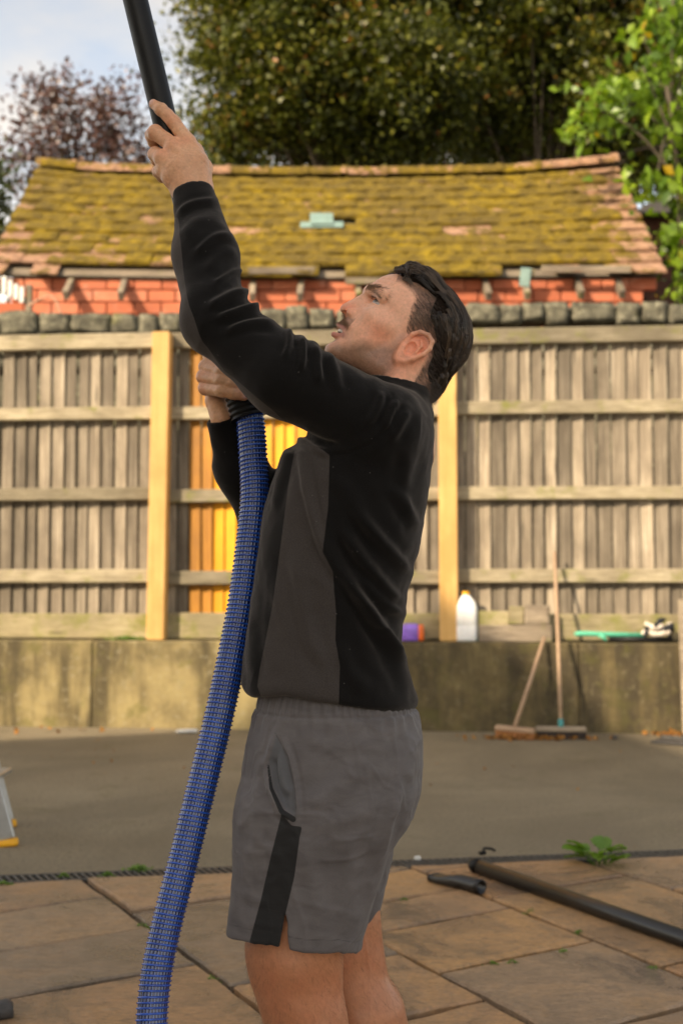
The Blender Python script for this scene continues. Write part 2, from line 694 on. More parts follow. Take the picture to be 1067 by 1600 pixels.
# riven sandstone paving, a colour for each slab
t = NT('sandstone')
v = t.pos(rnd=True)
n1 = t.noise(t.pos((1, 1, 1), rnd=True), 2.6, 8, 0.62, 0.6)
n2 = t.noise(t.pos((1.6, 5.0, 1), rnd=True, rot=(0, 0, 0.6)), 3.0, 9, 0.66, 1.2)
n3 = t.noise(v, 60, 5, 0.6)
base = t.ramp(t.rand(), [(0.0, (0.48, 0.285, 0.16)), (0.28, (0.39, 0.265, 0.165)), (0.5, (0.6, 0.3, 0.125)), (0.75, (0.31, 0.22, 0.148)), (1.0, (0.62, 0.33, 0.135))])
col = t.mix(t.ramp(n1, [(0.36, 0.7), (0.56, 0.0)]), base, (0.1, 0.085, 0.068))
col = t.mix(t.ramp(n1, [(0.52, 0.0), (0.76, 0.6)]), col, (0.46, 0.24, 0.07))
col = t.mix(t.ramp(t.noise(v, 11, 6, 0.7), [(0.5, 0.0), (0.72, 0.55)]), col, (0.15, 0.115, 0.08))
col = t.mix(t.ramp(n3, [(0.3, 0.35), (0.6, 0.0)]), col, (0.1, 0.075, 0.05))
col = t.mix(t.ramp(n2, [(0.63, 0.0), (0.7, 0.35)]), col, (0.42, 0.34, 0.24))
n4 = t.noise(t.pos((1.0, 3.2, 1), rnd=True, rot=(0, 0, 0.9)), 9.0, 9, 0.7, 2.0)
strat = t.ramp(n4, [(0.40, 0.0), (0.44, 0.35), (0.52, 0.4), (0.55, 0.8), (0.66, 1.0)])
col = t.mix(t.ramp(n4, [(0.38, 0.45), (0.45, 0.0)]), col, (0.12, 0.08, 0.05))
col = t.mix(t.ramp(t.noise(v, 130, 3, 0.6), [(0.62, 0.0), (0.72, 0.45)]), col, (0.5, 0.38, 0.25))
h = t.math('ADD', t.math('ADD', t.math('MULTIPLY', n2, 1.4), t.math('MULTIPLY', strat, 0.5)), t.math('MULTIPLY', n3, 0.2))
t.bump(h, 0.6, 0.018)
MAT['slab'] = t.out(col, t.ramp(n1, [(0.4, 0.2), (0.6, 0.52)]), Specular_IOR_Level=0.4)

t = NT('joint_grit')
v = t.pos()
n = t.noise(v, 3.5, 7, 0.7)
col = t.ramp(n, [(0.35, (0.035, 0.028, 0.02)), (0.55, (0.07, 0.055, 0.035)), (0.68, (0.12, 0.12, 0.02))])
t.bump(t.noise(v, 150, 3), 0.8, 0.006)
MAT['joint'] = t.out(col, 0.95)

t = NT('earth')
col = t.ramp(t.noise(t.pos(), 3, 8, 0.7), [(0.3, (0.03, 0.025, 0.015)), (0.7, (0.1, 0.09, 0.04))])
MAT['earth'] = t.out(col, 0.95)

# clay roof tile under moss; 'bare' says how much of the tile is clean
t = NT('mossy_tile')
v = t.pos()
vr = t.pos(rnd=True)
clay = t.ramp(t.noise(vr, 6, 6, 0.65), [(0.3, (0.22, 0.12, 0.075)), (0.5, (0.4, 0.215, 0.13)), (0.72, (0.55, 0.33, 0.22))])
clay = t.mix(t.ramp(t.noise(v, 24, 4), [(0.5, 0.0), (0.7, 0.6)]), clay, (0.13, 0.1, 0.075))
mossc = t.ramp(t.noise(v, 7.0, 7, 0.7), [(0.28, (0.05, 0.034, 0.004)), (0.46, (0.15, 0.097, 0.003)), (0.64, (0.28, 0.185, 0.003)), (0.8, (0.4, 0.28, 0.004))])
mossc = t.mix(t.ramp(t.noise(t.pos((1, 1, 1)), 1.1, 5, 0.6), [(0.42, 0.0), (0.62, 0.55)]), mossc, (0.1, 0.065, 0.012))
bare = t.attr('bare')
mask = t.math('ADD', t.math('MULTIPLY', t.noise(v, 4.6, 7, 0.72), 1.0), bare)
mask = t.ramp(mask, [(0.57, 0.0), (0.66, 1.0)])
col = t.mix(mask, mossc, clay)
t.bump(t.math('ADD', t.noise(v, 55, 5, 0.7), t.noise(v, 16, 4)), 0.9, 0.03)
MAT['tile'] = t.out(col, 0.95)

t = NT('red_block')
v = t.pos(rnd=True)
col = t.ramp(t.rand(), [(0, (0.42, 0.11, 0.05)), (0.5, (0.52, 0.145, 0.07)), (1, (0.6, 0.2, 0.11))])
col = t.mix(t.ramp(t.noise(v, 9, 6, 0.7), [(0.45, 0.0), (0.7, 0.55)]), col, (0.33, 0.1, 0.06))
col = t.mix(t.ramp(t.noise(t.pos(), 3, 6, 0.7), [(0.58, 0.0), (0.72, 0.4)]), col, (0.6, 0.42, 0.33))
t.bump(t.noise(v, 40, 4), 0.5, 0.006)
MAT['red_block'] = t.out(col, 0.85)
MAT['mortar'] = plain('mortar', (0.3, 0.15, 0.1), 0.95)

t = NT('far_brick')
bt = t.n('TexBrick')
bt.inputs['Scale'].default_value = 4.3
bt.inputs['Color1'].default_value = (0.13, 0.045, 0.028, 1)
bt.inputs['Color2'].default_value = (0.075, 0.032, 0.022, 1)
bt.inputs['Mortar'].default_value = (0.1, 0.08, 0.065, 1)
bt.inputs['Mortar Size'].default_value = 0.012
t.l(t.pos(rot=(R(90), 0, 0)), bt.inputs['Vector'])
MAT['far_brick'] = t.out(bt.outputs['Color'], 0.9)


def leaf_mat(name, stops, rough=0.4, trans=0.25, spec=0.5):
    t = NT(name)
    col = t.ramp(t.attr('tint'), stops)
    bs = t.out(col, rough, Specular_IOR_Level=spec)
    tr = t.n('BsdfTranslucent')
    t.l(t.mix(0.5, col, t.mix(1.0, col, (1.3, 1.5, 0.5), 'MULTIPLY')), tr.inputs['Color'])
    ms = t.n('MixShader')
    ms.inputs[0].default_value = trans
    t.l(t.b.outputs[0], ms.inputs[1])
    t.l(tr.outputs[0], ms.inputs[2])
    t.l(ms.outputs[0], t.t.nodes['Material Output'].inputs['Surface'])
    return bs


MAT['leaf_dark'] = leaf_mat('leaf_dark', [(0.0, (0.015, 0.022, 0.004)), (0.4, (0.06, 0.072, 0.01)), (0.7, (0.13, 0.135, 0.016)), (0.88, (0.2, 0.155, 0.024)), (1.0, (0.3, 0.125, 0.03))], 0.42, 0.28, 0.35)
MAT['leaf_copper'] = leaf_mat('leaf_copper', [(0.0, (0.05, 0.024, 0.024)), (0.6, (0.12, 0.06, 0.055)), (1.0, (0.2, 0.11, 0.07))], 0.4, 0.25)
MAT['leaf_bright'] = leaf_mat('leaf_bright', [(0.0, (0.06, 0.12, 0.012)), (0.5, (0.14, 0.24, 0.02)), (0.9, (0.24, 0.34, 0.03)), (1.0, (0.4, 0.26, 0.02))], 0.38, 0.35)
MAT['leaf_mid'] = leaf_mat('leaf_mid', [(0.0, (0.025, 0.04, 0.008)), (0.6, (0.06, 0.085, 0.012)), (1.0, (0.12, 0.14, 0.02))], 0.4, 0.25)
MAT['leaf_dead'] = leaf_mat('leaf_dead', [(0.0, (0.12, 0.05, 0.015)), (0.6, (0.28, 0.12, 0.03)), (1.0, (0.4, 0.2, 0.06))], 0.8, 0.1, 0.2)
MAT['leaf_weed'] = leaf_mat('leaf_weed', [(0.0, (0.07, 0.15, 0.02)), (0.6, (0.14, 0.26, 0.03)), (1.0, (0.24, 0.36, 0.06))], 0.45, 0.3)
t = NT('bark')
col = t.ramp(t.noise(t.pos((4, 4, 1)), 3, 7, 0.7), [(0.3, (0.03, 0.022, 0.015)), (0.7, (0.11, 0.085, 0.06))])
MAT['bark'] = t.out(col, 0.95)

t = NT('black_plastic')
n = t.noise(t.pos(), 35, 6, 0.6)
n2 = t.noise(t.pos((1, 1, 6)), 90, 4, 0.6)
col = t.ramp(n, [(0.35, (0.0035, 0.0034, 0.0035)), (0.7, (0.008, 0.0075, 0.0072))])
t.bump(n2, 0.12, 0.001)
MAT['black_plastic'] = t.out(col, t.ramp(n, [(0.3, 0.36), (0.7, 0.52)]), Specular_IOR_Level=0.25)
MAT['black_rubber'] = plain('black_rubber', (0.012, 0.012, 0.012), 0.55, 0.3)
t = NT('satin_black')
n = t.noise(t.pos(), 14, 5, 0.6)
MAT['satin_black'] = t.out(t.ramp(n, [(0.35, (0.006, 0.0057, 0.0056)), (0.7, (0.013, 0.012, 0.0115))]), t.ramp(n, [(0.3, 0.28), (0.7, 0.42)]))
MAT['white_plastic'] = plain('white_plastic', (0.78, 0.78, 0.76), 0.4, 0.06, Subsurface_Weight=0.1)
MAT['yellow_cap'] = plain('yellow_cap', (0.8, 0.38, 0.015), 0.45, 0.1)
MAT['purple_wrap'] = plain('purple_wrap', (0.27, 0.14, 0.6), 0.35, 0.3)
MAT['orange_wrap'] = plain('orange_wrap', (0.85, 0.16, 0.03), 0.4, 0.15)
MAT['green_plastic'] = plain('green_plastic', (0.07, 0.42, 0.27), 0.45, 0.15)
MAT['teal_plastic'] = plain('teal_plastic', (0.03, 0.24, 0.24), 0.45, 0.15)
MAT['bristle_orange'] = plain('bristle_orange', (0.3, 0.12, 0.04), 0.9, 0.5, 120)
MAT['bristle_dark'] = plain('bristle_dark', (0.035, 0.025, 0.02), 0.9, 0.4, 120)
MAT['aluminium'] = plain('aluminium', (0.5, 0.52, 0.53), 0.38, 0.1, metallic=0.85)
MAT['white_paint'] = plain('white_paint', (0.72, 0.71, 0.66), 0.6, 0.1)
MAT['grey_glass'] = plain('grey_glass', (0.2, 0.3, 0.27), 0.25, 0.12, 9)
MAT['litter_white'] = plain('litter_white', (0.75, 0.74, 0.7), 0.7, 0.08)
MAT['dark_metal'] = plain('dark_metal', (0.075, 0.07, 0.062), 0.5, 0.4, 40, 0.4)
MAT['cloth_black'] = plain('cloth_black', (0.015, 0.016, 0.02), 0.9, 0.3)
MAT['cloth_white'] = plain('cloth_white', (0.62, 0.54, 0.46), 0.9, 0.15)
MAT['rusty_wire'] = plain('rusty_wire', (0.45, 0.25, 0.16), 0.7, 0.3)
MAT['slate_plate'] = plain('slate_plate', (0.05, 0.045, 0.042), 0.6, 0.4)
MAT['render_wall'] = plain('render_wall', (0.74, 0.71, 0.66), 0.9, 0.2, 3)
MAT['roof_slate'] = plain('roof_slate', (0.05, 0.042, 0.036), 0.7, 0.3, 4)


# ================================================================== SETTING
# ------------------------------------------------------------------ ground
def sheet(name, pts, z, mat, kind='structure'):
    me = py_mesh(name, [(p[0], p[1], z) for p in pts], [tuple(range(len(pts)))])
    return tag(link(name, me, None, mat), None, None, kind=kind)


g = sheet('ground', [(-60, -40), (60, -40), (60, 90), (-60, 90)], 0.0, MAT['tarmac'])
tag(g, 'worn grey brown tarmac yard between paving and wall', 'ground')

# fence frame: s along the wall, o towards the camera, z up
PL, PR = G(0, 1135), G(1067, 1147)
WD = (PR - PL)[:2]
WD = WD / np.linalg.norm(WD)
WN = np.array([WD[1], -WD[0]])
W0 = PL[:2] + WD * ((0 - PL[0]) / WD[0])
WANG = math.atan2(WD[1], WD[0])


def fw(s, o, z):
    p = W0 + WD * s + WN * o
    return np.array([p[0], p[1], z])


def on_fence(px, py, o):
    """(s, z) of the photo pixel on the plane o in front of the wall's face"""
    d = ray(px, py)
    c = np.array([0, 0, CAM_H])
    q = W0 + WN * o
    t = ((q - c[:2]) @ WN) / (d[:2] @ WN)
    p = c + d * t
    return (p[:2] - q) @ WD, p[2]


WALL_Z = on_fence(120, 1001, 0.0)[1]
S_MIN, S_MAX = -6.6, 6.6

# retaining wall: cast bays with a joint between each
rw = empty('retaining_wall', fw(0, 0, 0), WANG, 'low stained concrete retaining wall under the timber fence', 'wall')
joints = [S_MIN] + [on_fence(px, 1070, 0)[0] for px in (145, 500, 905)] + [4.4, S_MAX]
joints = sorted(joints[:1] + [-4.6] + joints[1:])
for i in range(len(joints) - 1):
    a, b = joints[i] + 0.0015, joints[i + 1] - 0.0015
    nx, nzr = int((b - a) / 0.06) + 2, 14
    bm = bmesh.new()
    box_bm(bm, ((a + b) / 2, 0.25, WALL_Z / 2 - 0.05), (b - a, 0.5, WALL_Z + 0.1), bevel=0.012)
    bmesh.ops.subdivide_edges(bm, edges=[e for e in bm.edges if e.calc_length() > 0.3], cuts=10, use_grid_fill=True)
    P = np.array([v.co for v in bm.verts])
    d = vnoise(P, 4, i) * 0.006 + vnoise(P, 15, i) * 0.003
    for v, dd in zip(bm.verts, d):
        v.co.y += dd
        v.co.z += dd
    me = bpy.data.meshes.new('wall_bay')
    bm.to_mesh(me)
    bm.free()
    link('wall_bay', me, rw, MAT['concrete' if a < 0.0 and b < 0.6 else 'shaded_algae_concrete'])
box('wall_core', (0, 0.25, WALL_Z / 2 - 0.08), (13.1, 0.46, WALL_Z + 0.1), MAT['joint'], rw)

# fence
fence = empty('timber_fence', fw(0, 0, WALL_Z), WANG, 'weathered grey closeboard fence with new yellow posts standing on the concrete wall', 'fence')


def fpart(name, s0, s1, o0, o1, z0, z1, mat, bevel=0.004, rot=None, wob=0.0, cuts=0, seed=0):
    ob = box(name, ((s0 + s1) / 2, -(o0 + o1) / 2, (z0 + z1) / 2 - WALL_Z), (abs(s1 - s0), abs(o1 - o0), z1 - z0), mat, fence, bevel, rot, wob, seed, cuts)
    return ob


post_px = [(-205, 'p'), (249.5, 'p'), (700, 'p'), (1155, 'p')]
post_s = [on_fence(px, 800, -0.11)[0] for px, _ in post_px]
POST_TOP = on_fence(249, 520, -0.11)[1]
for i, s in enumerate(post_s):
    fpart('post', s - 0.075, s + 0.075, -0.05, -0.17, WALL_Z + 0.003, POST_TOP - (0.0, 0.0, 0.02, 0.03)[i], MAT['new_post'], 0.008, rot=(0, (0.004, 0.012, -0.002, 0.0)[i], 0))
rails = [(523, 547), (636, 656), (764, 784), (890, 911)]
bays = [(-6.5, post_s[0]), (post_s[0], post_s[1]), (post_s[1], post_s[2]), (post_s[2], post_s[3]), (post_s[3], 6.5)]
for k, (ya, yb) in enumerate(rails):
    z1, z0 = on_fence(120, ya, -0.19)[1], on_fence(120, yb, -0.19)[1]
    for i, (a, b) in enumerate(bays):
        dz = random.uniform(-0.012, 0.012)
        ob = fpart('rail', a + 0.01, b - 0.01, -0.172 if k else -0.171, -0.235, z0 + dz, z1 + dz, MAT['old_rail'], 0.008, rot=(0, random.uniform(-0.003, 0.003), 0))
z1, z0 = on_fence(120, 958, -0.19)[1], on_fence(120, 992, -0.19)[1]
for i, (a, b) in enumerate(bays):
    fpart('gravel_board', a + 0.008, b - 0.008, -0.176, -0.225, WALL_Z + 0.01, z1 + random.uniform(-.01, .01), MAT['gravel_board'], 0.008)
# boards, one by one; the fresh orange ones in the middle bay
s = -6.5
B_TOP = on_fence(120, 540, -0.24)[1]
o_a, o_b, o_c = (on_fence(px, 750, -0.25)[0] for px in (288, 330, 492))
while s < 6.5:
    w = random.uniform(0.088, 0.112)
    mat = MAT['old_board']
    mid = s + w / 2
    if o_a < mid < o_b:
        mat = MAT['amber_board']
    elif o_b <= mid < o_c:
        mat = MAT['orange_board']
    top = B_TOP + random.uniform(-0.015, 0.012)
    # feather-edge section: thick on one side, thin on the other, overlapping its neighbour
    x0, x1, zl = -w / 2 + 0.002, w / 2 - 0.002, top - WALL_Z - 0.05
    tk, tn = random.uniform(0.022, 0.036), 0.006
    lean = random.uniform(-0.004, 0.004)
    cup = random.uniform(-0.002, 0.003)
    V = []
    for zz in np.linspace(0, zl, 6):
        bow = random.uniform(-0.0025, 0.0025)
        V += [(x0 + lean * zz, 0, zz), (x0 + lean * zz, -tn + bow, zz), (lean * zz, -(tk + tn) / 2 + cup + bow, zz), (x1 + lean * zz, -tk + bow, zz), (x1 + lean * zz, 0, zz)]
    Fs = []
    for i in range(5):
        for j in range(5):
            a, b = i * 5 + j, i * 5 + (j + 1) % 5
            Fs.append((a, b, b + 5, a + 5))
    Fs += [(4, 3, 2, 1, 0), (25, 26, 27, 28, 29)]
    me = py_mesh('board', V, Fs)
    ob = link('board', me, fence, mat)
    ob.location = (mid, 0.262, 0.05)
    s += w + (0.002 if o_a < mid < o_c else random.uniform(0.002, 0.013))

# ------------------------------------------------------------------ raised ground beyond the wall
q1, q2 = fw(-60, -0.45, 0), fw(60, -0.45, 0)
rg = sheet('raised_ground', [(q1[0], q1[1]), (q2[0], q2[1]), (60, 89), (-60, 89)], WALL_Z - 0.02, MAT['earth'])
tag(rg, 'raised earth behind the fence', 'ground')


# ------------------------------------------------------------------ dry stone wall
def rock_mesh(name, d, seed, amt=0.15, cuts=3, rnd=0.14):
    bm = bmesh.new()
    bmesh.ops.create_cube(bm, size=2.0)
    bmesh.ops.subdivide_edges(bm, edges=bm.edges[:], cuts=cuts, use_grid_fill=True)
    P = np.array([v.co for v in bm.verts])
    sph = P / np.linalg.norm(P, axis=1)[:, None] * 1.25
    P = P * (1 - rnd) + sph * rnd
    P += np.stack([vnoise(P, 1.6, seed * 3 + k) for k in range(3)], 1) * amt
    P = P / np.abs(P).max(0) * (np.array(d) / 2)
    for v, p in zip(bm.verts, P):
        v.co = p
    me = bpy.data.meshes.new(name)
    bm.to_mesh(me)
    bm.free()
    me.polygons.foreach_set('use_smooth', [True] * len(me.polygons))
    return me


SY = 11.2
sw = empty('stone_wall', (0, SY, WALL_Z), 0, 'dry stone wall with weathered coping stones showing above the fence', 'wall')
ctop = at(300, 482, SY)[2]
cbot = at(300, 519, SY)[2]
rocks = [rock_mesh('coping_stone', (1, 1, 1), k) for k in range(8)]
x = -6.0
while x < 6.0:
    px = 533 + x / SY * F_PX
    w = random.choice((random.uniform(0.17, 0.26), random.uniform(0.24, 0.44)))
    lift = np.interp(px, [250, 480, 760], [-0.07, -0.02, 0.03])
    ob = link('coping_stone', random.choice(rocks), sw, MAT['coping'])
    hh = ctop - cbot + random.uniform(-0.03, 0.03) - (0.0 if px < 480 else 0.01)
    ob.scale = (w, 0.42, hh)
    ob.location = (x + w / 2, 0, (ctop + cbot) / 2 - WALL_Z + lift + random.uniform(-0.012, 0.012))
    ob.rotation_euler = (0, random.uniform(-0.04, 0.04), random.uniform(-0.08, 0.08))
    x += w - 0.012
rocks2 = [rock_mesh('stone', (1, 1, 1), 20 + k, rnd=0.5) for k in range(6)]
for row in range(3):
    x = -6.0
    zt = cbot - WALL_Z - 0.005 - row * 0.135
    while x < 6.0:
        w = random.uniform(0.16, 0.34)
        ob = link('stone', random.choice(rocks2), sw, MAT['coping'])
        ob.scale = (w, 0.4, 0.135 + random.uniform(-0.01, 0.015))
        ob.location = (x + w / 2, 0.01, zt - 0.06)
        x += w + 0.008
for o in (sw,):
    box('wall_core', (0, 0.05, (cbot - WALL_Z) / 2 - 0.05), (12.2, 0.3, cbot - WALL_Z - 0.02), MAT['coping'], sw)

# ------------------------------------------------------------------ barn with mossy roof
YE, YR = 13.0, 15.3
ZE, ZR = at(533, 432, YE)[2], at(533, 272, YR)[2]
XL, XR = -3.86, 3.5
barn = empty('barn', (0, YE + 0.2, WALL_Z), 0, 'low red block barn with a sagging moss covered tile roof', 'barn')
BL = np.array(barn.location)
SL = math.atan2(ZR - ZE, YR - YE)
slen = math.hypot(ZR - ZE, YR - YE)


def sag(u, vv):
    """height offset of the roof: u across 0..1, vv up the slope 0..1"""
    r = -0.08 * math.sin(min(max(u, 0), 1) * math.pi) * (0.4 + 0.6 * vv)
    r += 0.09 * max(0, (u - 0.78) / 0.22) ** 1.6 * vv
    r += 0.05 * max(0, (0.1 - u) / 0.1) * vv
    return r


def roof_pt(x, vv, lift=0.0):
    u = (x - XL) / (XR - XL)
    y = YE + (YR - YE) * vv
    z = ZE + (ZR - ZE) * vv + sag(u, vv)
    return np.array([x, y - math.sin(SL) * lift, z + math.cos(SL) * lift])


roof = link('roof', None, barn)
roof.empty_display_size = 0.1
# decking under the tiles
nx = 40
V, Fs = [], []
for off in (-0.02, -0.05):
    for i in range(nx + 1):
        for j in (0, 0.5, 1):
            x = XL + 0.05 + (XR - XL - 0.1) * i / nx
            V.append(roof_pt(x, 0.03 + 0.97 * j, off) - BL)
for i in range(nx):
    for j in range(2):
        a = i * 3 + j
        Fs.append((a, a + 3, a + 4, a + 1))
        b = a + (nx + 1) * 3
        Fs.append((b, b + 1, b + 4, b + 3))
link('decking', py_mesh('decking', V, Fs), roof, MAT['grey_timber'])
# tiles: ten courses, each tile its own piece with a lump of moss on it
ROWS, COLS = 11, 26
tw = (XR - XL) / COLS


def tile_mesh(seed, bare, d):
    nx_, ny_ = 6, 6
    V, Fs = [], []
    gx, gy = np.meshgrid(np.linspace(-.5, .5, nx_), np.linspace(-.5, .5, ny_), indexing='ij')
    P = np.stack([gx.ravel() * d[0], gy.ravel() * d[1], np.zeros(gx.size)], 1)
    mossy = np.maximum(0, 0.03 + 0.022 * vnoise(P + seed * 3.7, 14, seed)) * (1 - bare)
    edge = np.minimum(1, 0.65 + (0.5 - np.abs(gx.ravel())) * 5) * np.minimum(1, 0.75 + (0.5 + gy.ravel()) * 4)
    top = P.copy()
    top[:, 2] = 0.012 + mossy * edge
    rr = np.random.default_rng(seed)
    top[:, :2] += rr.normal(0, 0.003, (len(P), 2))
    bot = P.copy()
    bot[:, 2] = -0.012
    n = len(P)
    V = np.vstack([top, bot])
    for i in range(nx_ - 1):
        for j in range(ny_ - 1):
            a = i * ny_ + j
            Fs.append((a, a + ny_, a + ny_ + 1, a + 1))
    ring = [i * ny_ for i in range(nx_)] + [(nx_ - 1) * ny_ + j for j in range(1, ny_)] + [i * ny_ + ny_ - 1 for i in range(nx_ - 2, -1, -1)] + [j for j in range(ny_ - 2, 0, -1)]
    for a, b in zip(ring, ring[1:] + ring[:1]):
        Fs.append((b, a, a + n, b + n))
    Fs.append(tuple(r + n for r in ring))
    me = py_mesh('roof_tile', V, Fs, False)
    me.materials.append(MAT['tile'])
    attr(me, 'bare', np.full(len(me.vertices), bare * 0.27 - 0.09))
    return me


row_h = slen / ROWS
td = (tw * 1.0, row_h * 1.28)
tiles = {b: [tile_mesh(int(b * 100) * 10 + k, b, td) for k in range(6)] for b in (0.0, 0.25, 0.6, 1.0)}
tile_list = []
miss = {(0, c) for c in (3, 4, 5, 6, 7, 13, 20, 21, 23)} | {(0, 1), (5, 13)}
patch = {(4, 9): 1.0, (4, 10): 0.6, (4, 18): 1.0, (3, 19): 0.6, (4, 19): .6, (0, 0): 1.0, (1, 0): 1.0, (1, 1): 1.0, (0, 2): 1.0, (1, 2): 0.6, (2, 0): 0.6, (1, 4): 0.6, (1, 3): 0.6, (0, 22): 1.0, (0, 24): 0.6, (1, 6): .6, (3, 4): .6, (5, 5): .6, (6, 3): .6}
for r in range(ROWS):
    for c in range(COLS):
        if (r, c) in miss:
            continue
        xm = XL + tw * (c + 0.5 + (0.25 if r % 2 else -0.25) * (0.9))
        bare = patch.get((r, c))
        if bare is None:
            bare = random.choice((0.0, 0.0, 0.0, 0.25))
            if c >= COLS - 1:
                bare = 1.0
            elif c == COLS - 2 and random.random() < 0.6:
                bare = 0.6
            if c == 0 and random.random() < 0.4:
                bare = random.choice((0.6, 1.0))
            if c < 6 and r < 4 and random.random() < 0.18:
                bare = 0.6
        x0_, x1_ = max(XL, xm - tw / 2), min(XR, xm + tw / 2)
        if c == COLS - 1:
            x1_ = XR
        if c == 0:
            x0_ = XL
        if x1_ - x0_ < 0.1:
            continue
        xm = (x0_ + x1_) / 2
        ob = link('roof_tile', random.choice(tiles[bare]), roof)
        ob.scale = ((x1_ - x0_) / tw, 1, 1)
        vv = (r + 0.55) / ROWS
        p = roof_pt(xm, vv, 0.035 + random.uniform(-0.004, 0.008)) - BL
        e = 0.02
        dzu = (roof_pt(xm + e, vv)[2] - roof_pt(xm - e, vv)[2]) / (2 * e)
        ob.location = p
        ob.rotation_euler = (SL - 0.11 + random.uniform(-0.015, 0.015) - (0.1 if r == 0 and random.random() < .3 else 0), -math.atan(dzu), random.uniform(-0.02, 0.02) + (random.uniform(-.1, .1) if r == 0 else 0))
# glass patch let into the slope
gp = roof_pt(at(503, 345, 14.2)[0], 0.47, 0.125) - BL
ob = box('glass_patch', gp, (0.27, 0.36, 0.008), MAT['grey_glass'], roof, 0.002, rot=(SL - 0.05, 0, 0.03))
ob = box('patch_strip', roof_pt(at(503, 362, 14)[0], 0.425, 0.105) - BL, (0.5, 0.17, 0.012), MAT['grey_glass'], roof, 0.003, rot=(SL - 0.05, 0, -0.02))
# ridge tiles
nr = 15
rl = (XR - XL) / nr
for k in range(nr):
    xm = XL + rl * (k + 0.5)
    V, Fs = [], []
    n = 8
    flare = 1.12
    for i, xx in enumerate((-rl * 0.52, rl * 0.36, rl * 0.37, rl * 0.52)):
        rr = 0.128 * (1.0 if i < 2 else flare)
        for j in range(n + 1):
            a = math.pi * j / n
            V.append((xx, rr * math.cos(a) * 1.05, rr * math.sin(a) - 0.02))
        for j in range(n, -1, -1):
            a = math.pi * j / n
            V.append((xx, (rr - 0.018) * math.cos(a) * 1.05, (rr - 0.018) * math.sin(a) - 0.02))
    m = 2 * (n + 1)
    for i in range(3):
        for j in range(m):
            a, b = i * m + j, i * m + (j + 1) % m
            Fs.append((b, a, a + m, b + m))
    for base in (0, 3 * m):
        for j in range(n):
            a, b = base + j, base + j + 1
            c_, d_ = base + m - 1 - j, base + m - 2 - j
            Fs.append((a, b, d_, c_) if base == 0 else (b, a, c_, d_))
    me = py_mesh('ridge_tile', V, Fs, False)
    me.materials.append(MAT['tile'])
    attr(me, 'bare', np.full(len(V), 0.08 + random.uniform(-0.1, 0.08) if k < 13 else 0.2))
    ob = link('ridge_tile', me, roof)
    p = roof_pt(xm, 1.0, 0.06) - BL
    e = 0.05
    dzu = (roof_pt(xm + e, 1)[2] - roof_pt(xm - e, 1)[2]) / (2 * e)
    ob.location = p
    ob.rotation_euler = (random.uniform(-.05, .05), -math.atan(dzu) + random.uniform(-0.02, 0.02), 0)
# back slope, closed and plain
me = py_mesh('back_slope', [roof_pt(XL, 1) - BL, roof_pt(XR, 1) - BL, np.array([XR, 2 * YR - YE, ZE]) - BL, np.array([XL, 2 * YR - YE, ZE]) - BL,
                            roof_pt(XL, 1, -.06) - BL, roof_pt(XR, 1, -.06) - BL, np.array([XR, 2 * YR - YE, ZE - .06]) - BL, np.array([XL, 2 * YR - YE, ZE - .06]) - BL],
             [(0, 1, 2, 3), (7, 6, 5, 4), (0, 3, 7, 4), (1, 5, 6, 2), (3, 2, 6, 7)])
me.materials.append(MAT['tile'])
attr(me, 'bare', np.zeros(8))
link('back_slope', me, roof)
# walls
wall = link('wall', None, barn)
WF = YE + 0.2
bh, bw = 0.135, 0.30
ztop = ZE + 0.02
core = box('wall_core', (0, (2 * YR - YE - 0.2 - WF) / 2 + 0.03, (ztop - WALL_Z) / 2), (XR - XL - 0.5, 2 * YR - 2 * WF - 0.02, ztop - WALL_Z), MAT['mortar'], wall)
core.location.x = (XL + XR) / 2
br = [box_mesh('brick', (bw - 0.012, 0.1, bh - 0.012), 0.006, 0.003, k) for k in range(6)]
zz, row = ztop, 0
while zz > 3.55:
    x = XL + 0.25 + (0.0 if row % 2 else -bw / 2)
    while x < XR - 0.25:
        ob = link('brick', random.choice(br), wall, MAT['red_block'])
        ob.location = (x + bw / 2, -0.025 + random.uniform(-0.004, 0.004), zz - bh / 2 - WALL_Z)
        x += bw
    zz -= bh
    row += 1
for sx, xe in ((-1, XL + 0.27), (1, XR - 0.27)):
    V = [np.array([xe, WF, ztop]) - BL, np.array([xe, 2 * YR - WF, ztop]) - BL, np.array([xe, YR, ZR - 0.12]) - BL]
    V += [v + np.array([-sx * 0.2, 0, 0]) for v in V]
    link('gable', py_mesh('gable', V, [(0, 1, 2), (5, 4, 3), (0, 3, 4, 1), (1, 4, 5, 2), (2, 5, 3, 0)]), wall, MAT['red_block'])
# rafter ends and remains of the eaves board
for px in (108, 192, 395, 470, 560, 690, 760, 822, 905, 968):
    x = at(px, 430, YE)[0]
    p = roof_pt(x, -0.005, -0.10) - BL
    box('rafter', p, (0.065, 0.42, 0.1), MAT['grey_timber'], barn, 0.006, rot=(SL, 0, random.uniform(-.05, .05)))
for (pa, pb, py) in ((388, 492, 425), (815, 835, 428), (845, 985, 423), (540, 640, 441)):
    a, b = at(pa, py, YE - 0.06)[0], at(pb, py, YE - 0.06)[0]
    box('eaves_board', np.array([(a + b) / 2, YE - 0.06, at(500, py, YE)[2]]) - BL, (b - a, 0.03, 0.075), MAT['grey_timber'], barn, 0.005, rot=(0.1, random.uniform(-.02, .02), 0))
box('hanging_slate', np.array([at(820, 432, YE - .08)[0], YE - 0.08, at(820, 436, YE)[2]]) - BL, (0.11, 0.02, 0.2), MAT['grey_glass'], barn, 0.003, rot=(0.1, 0.1, 0))

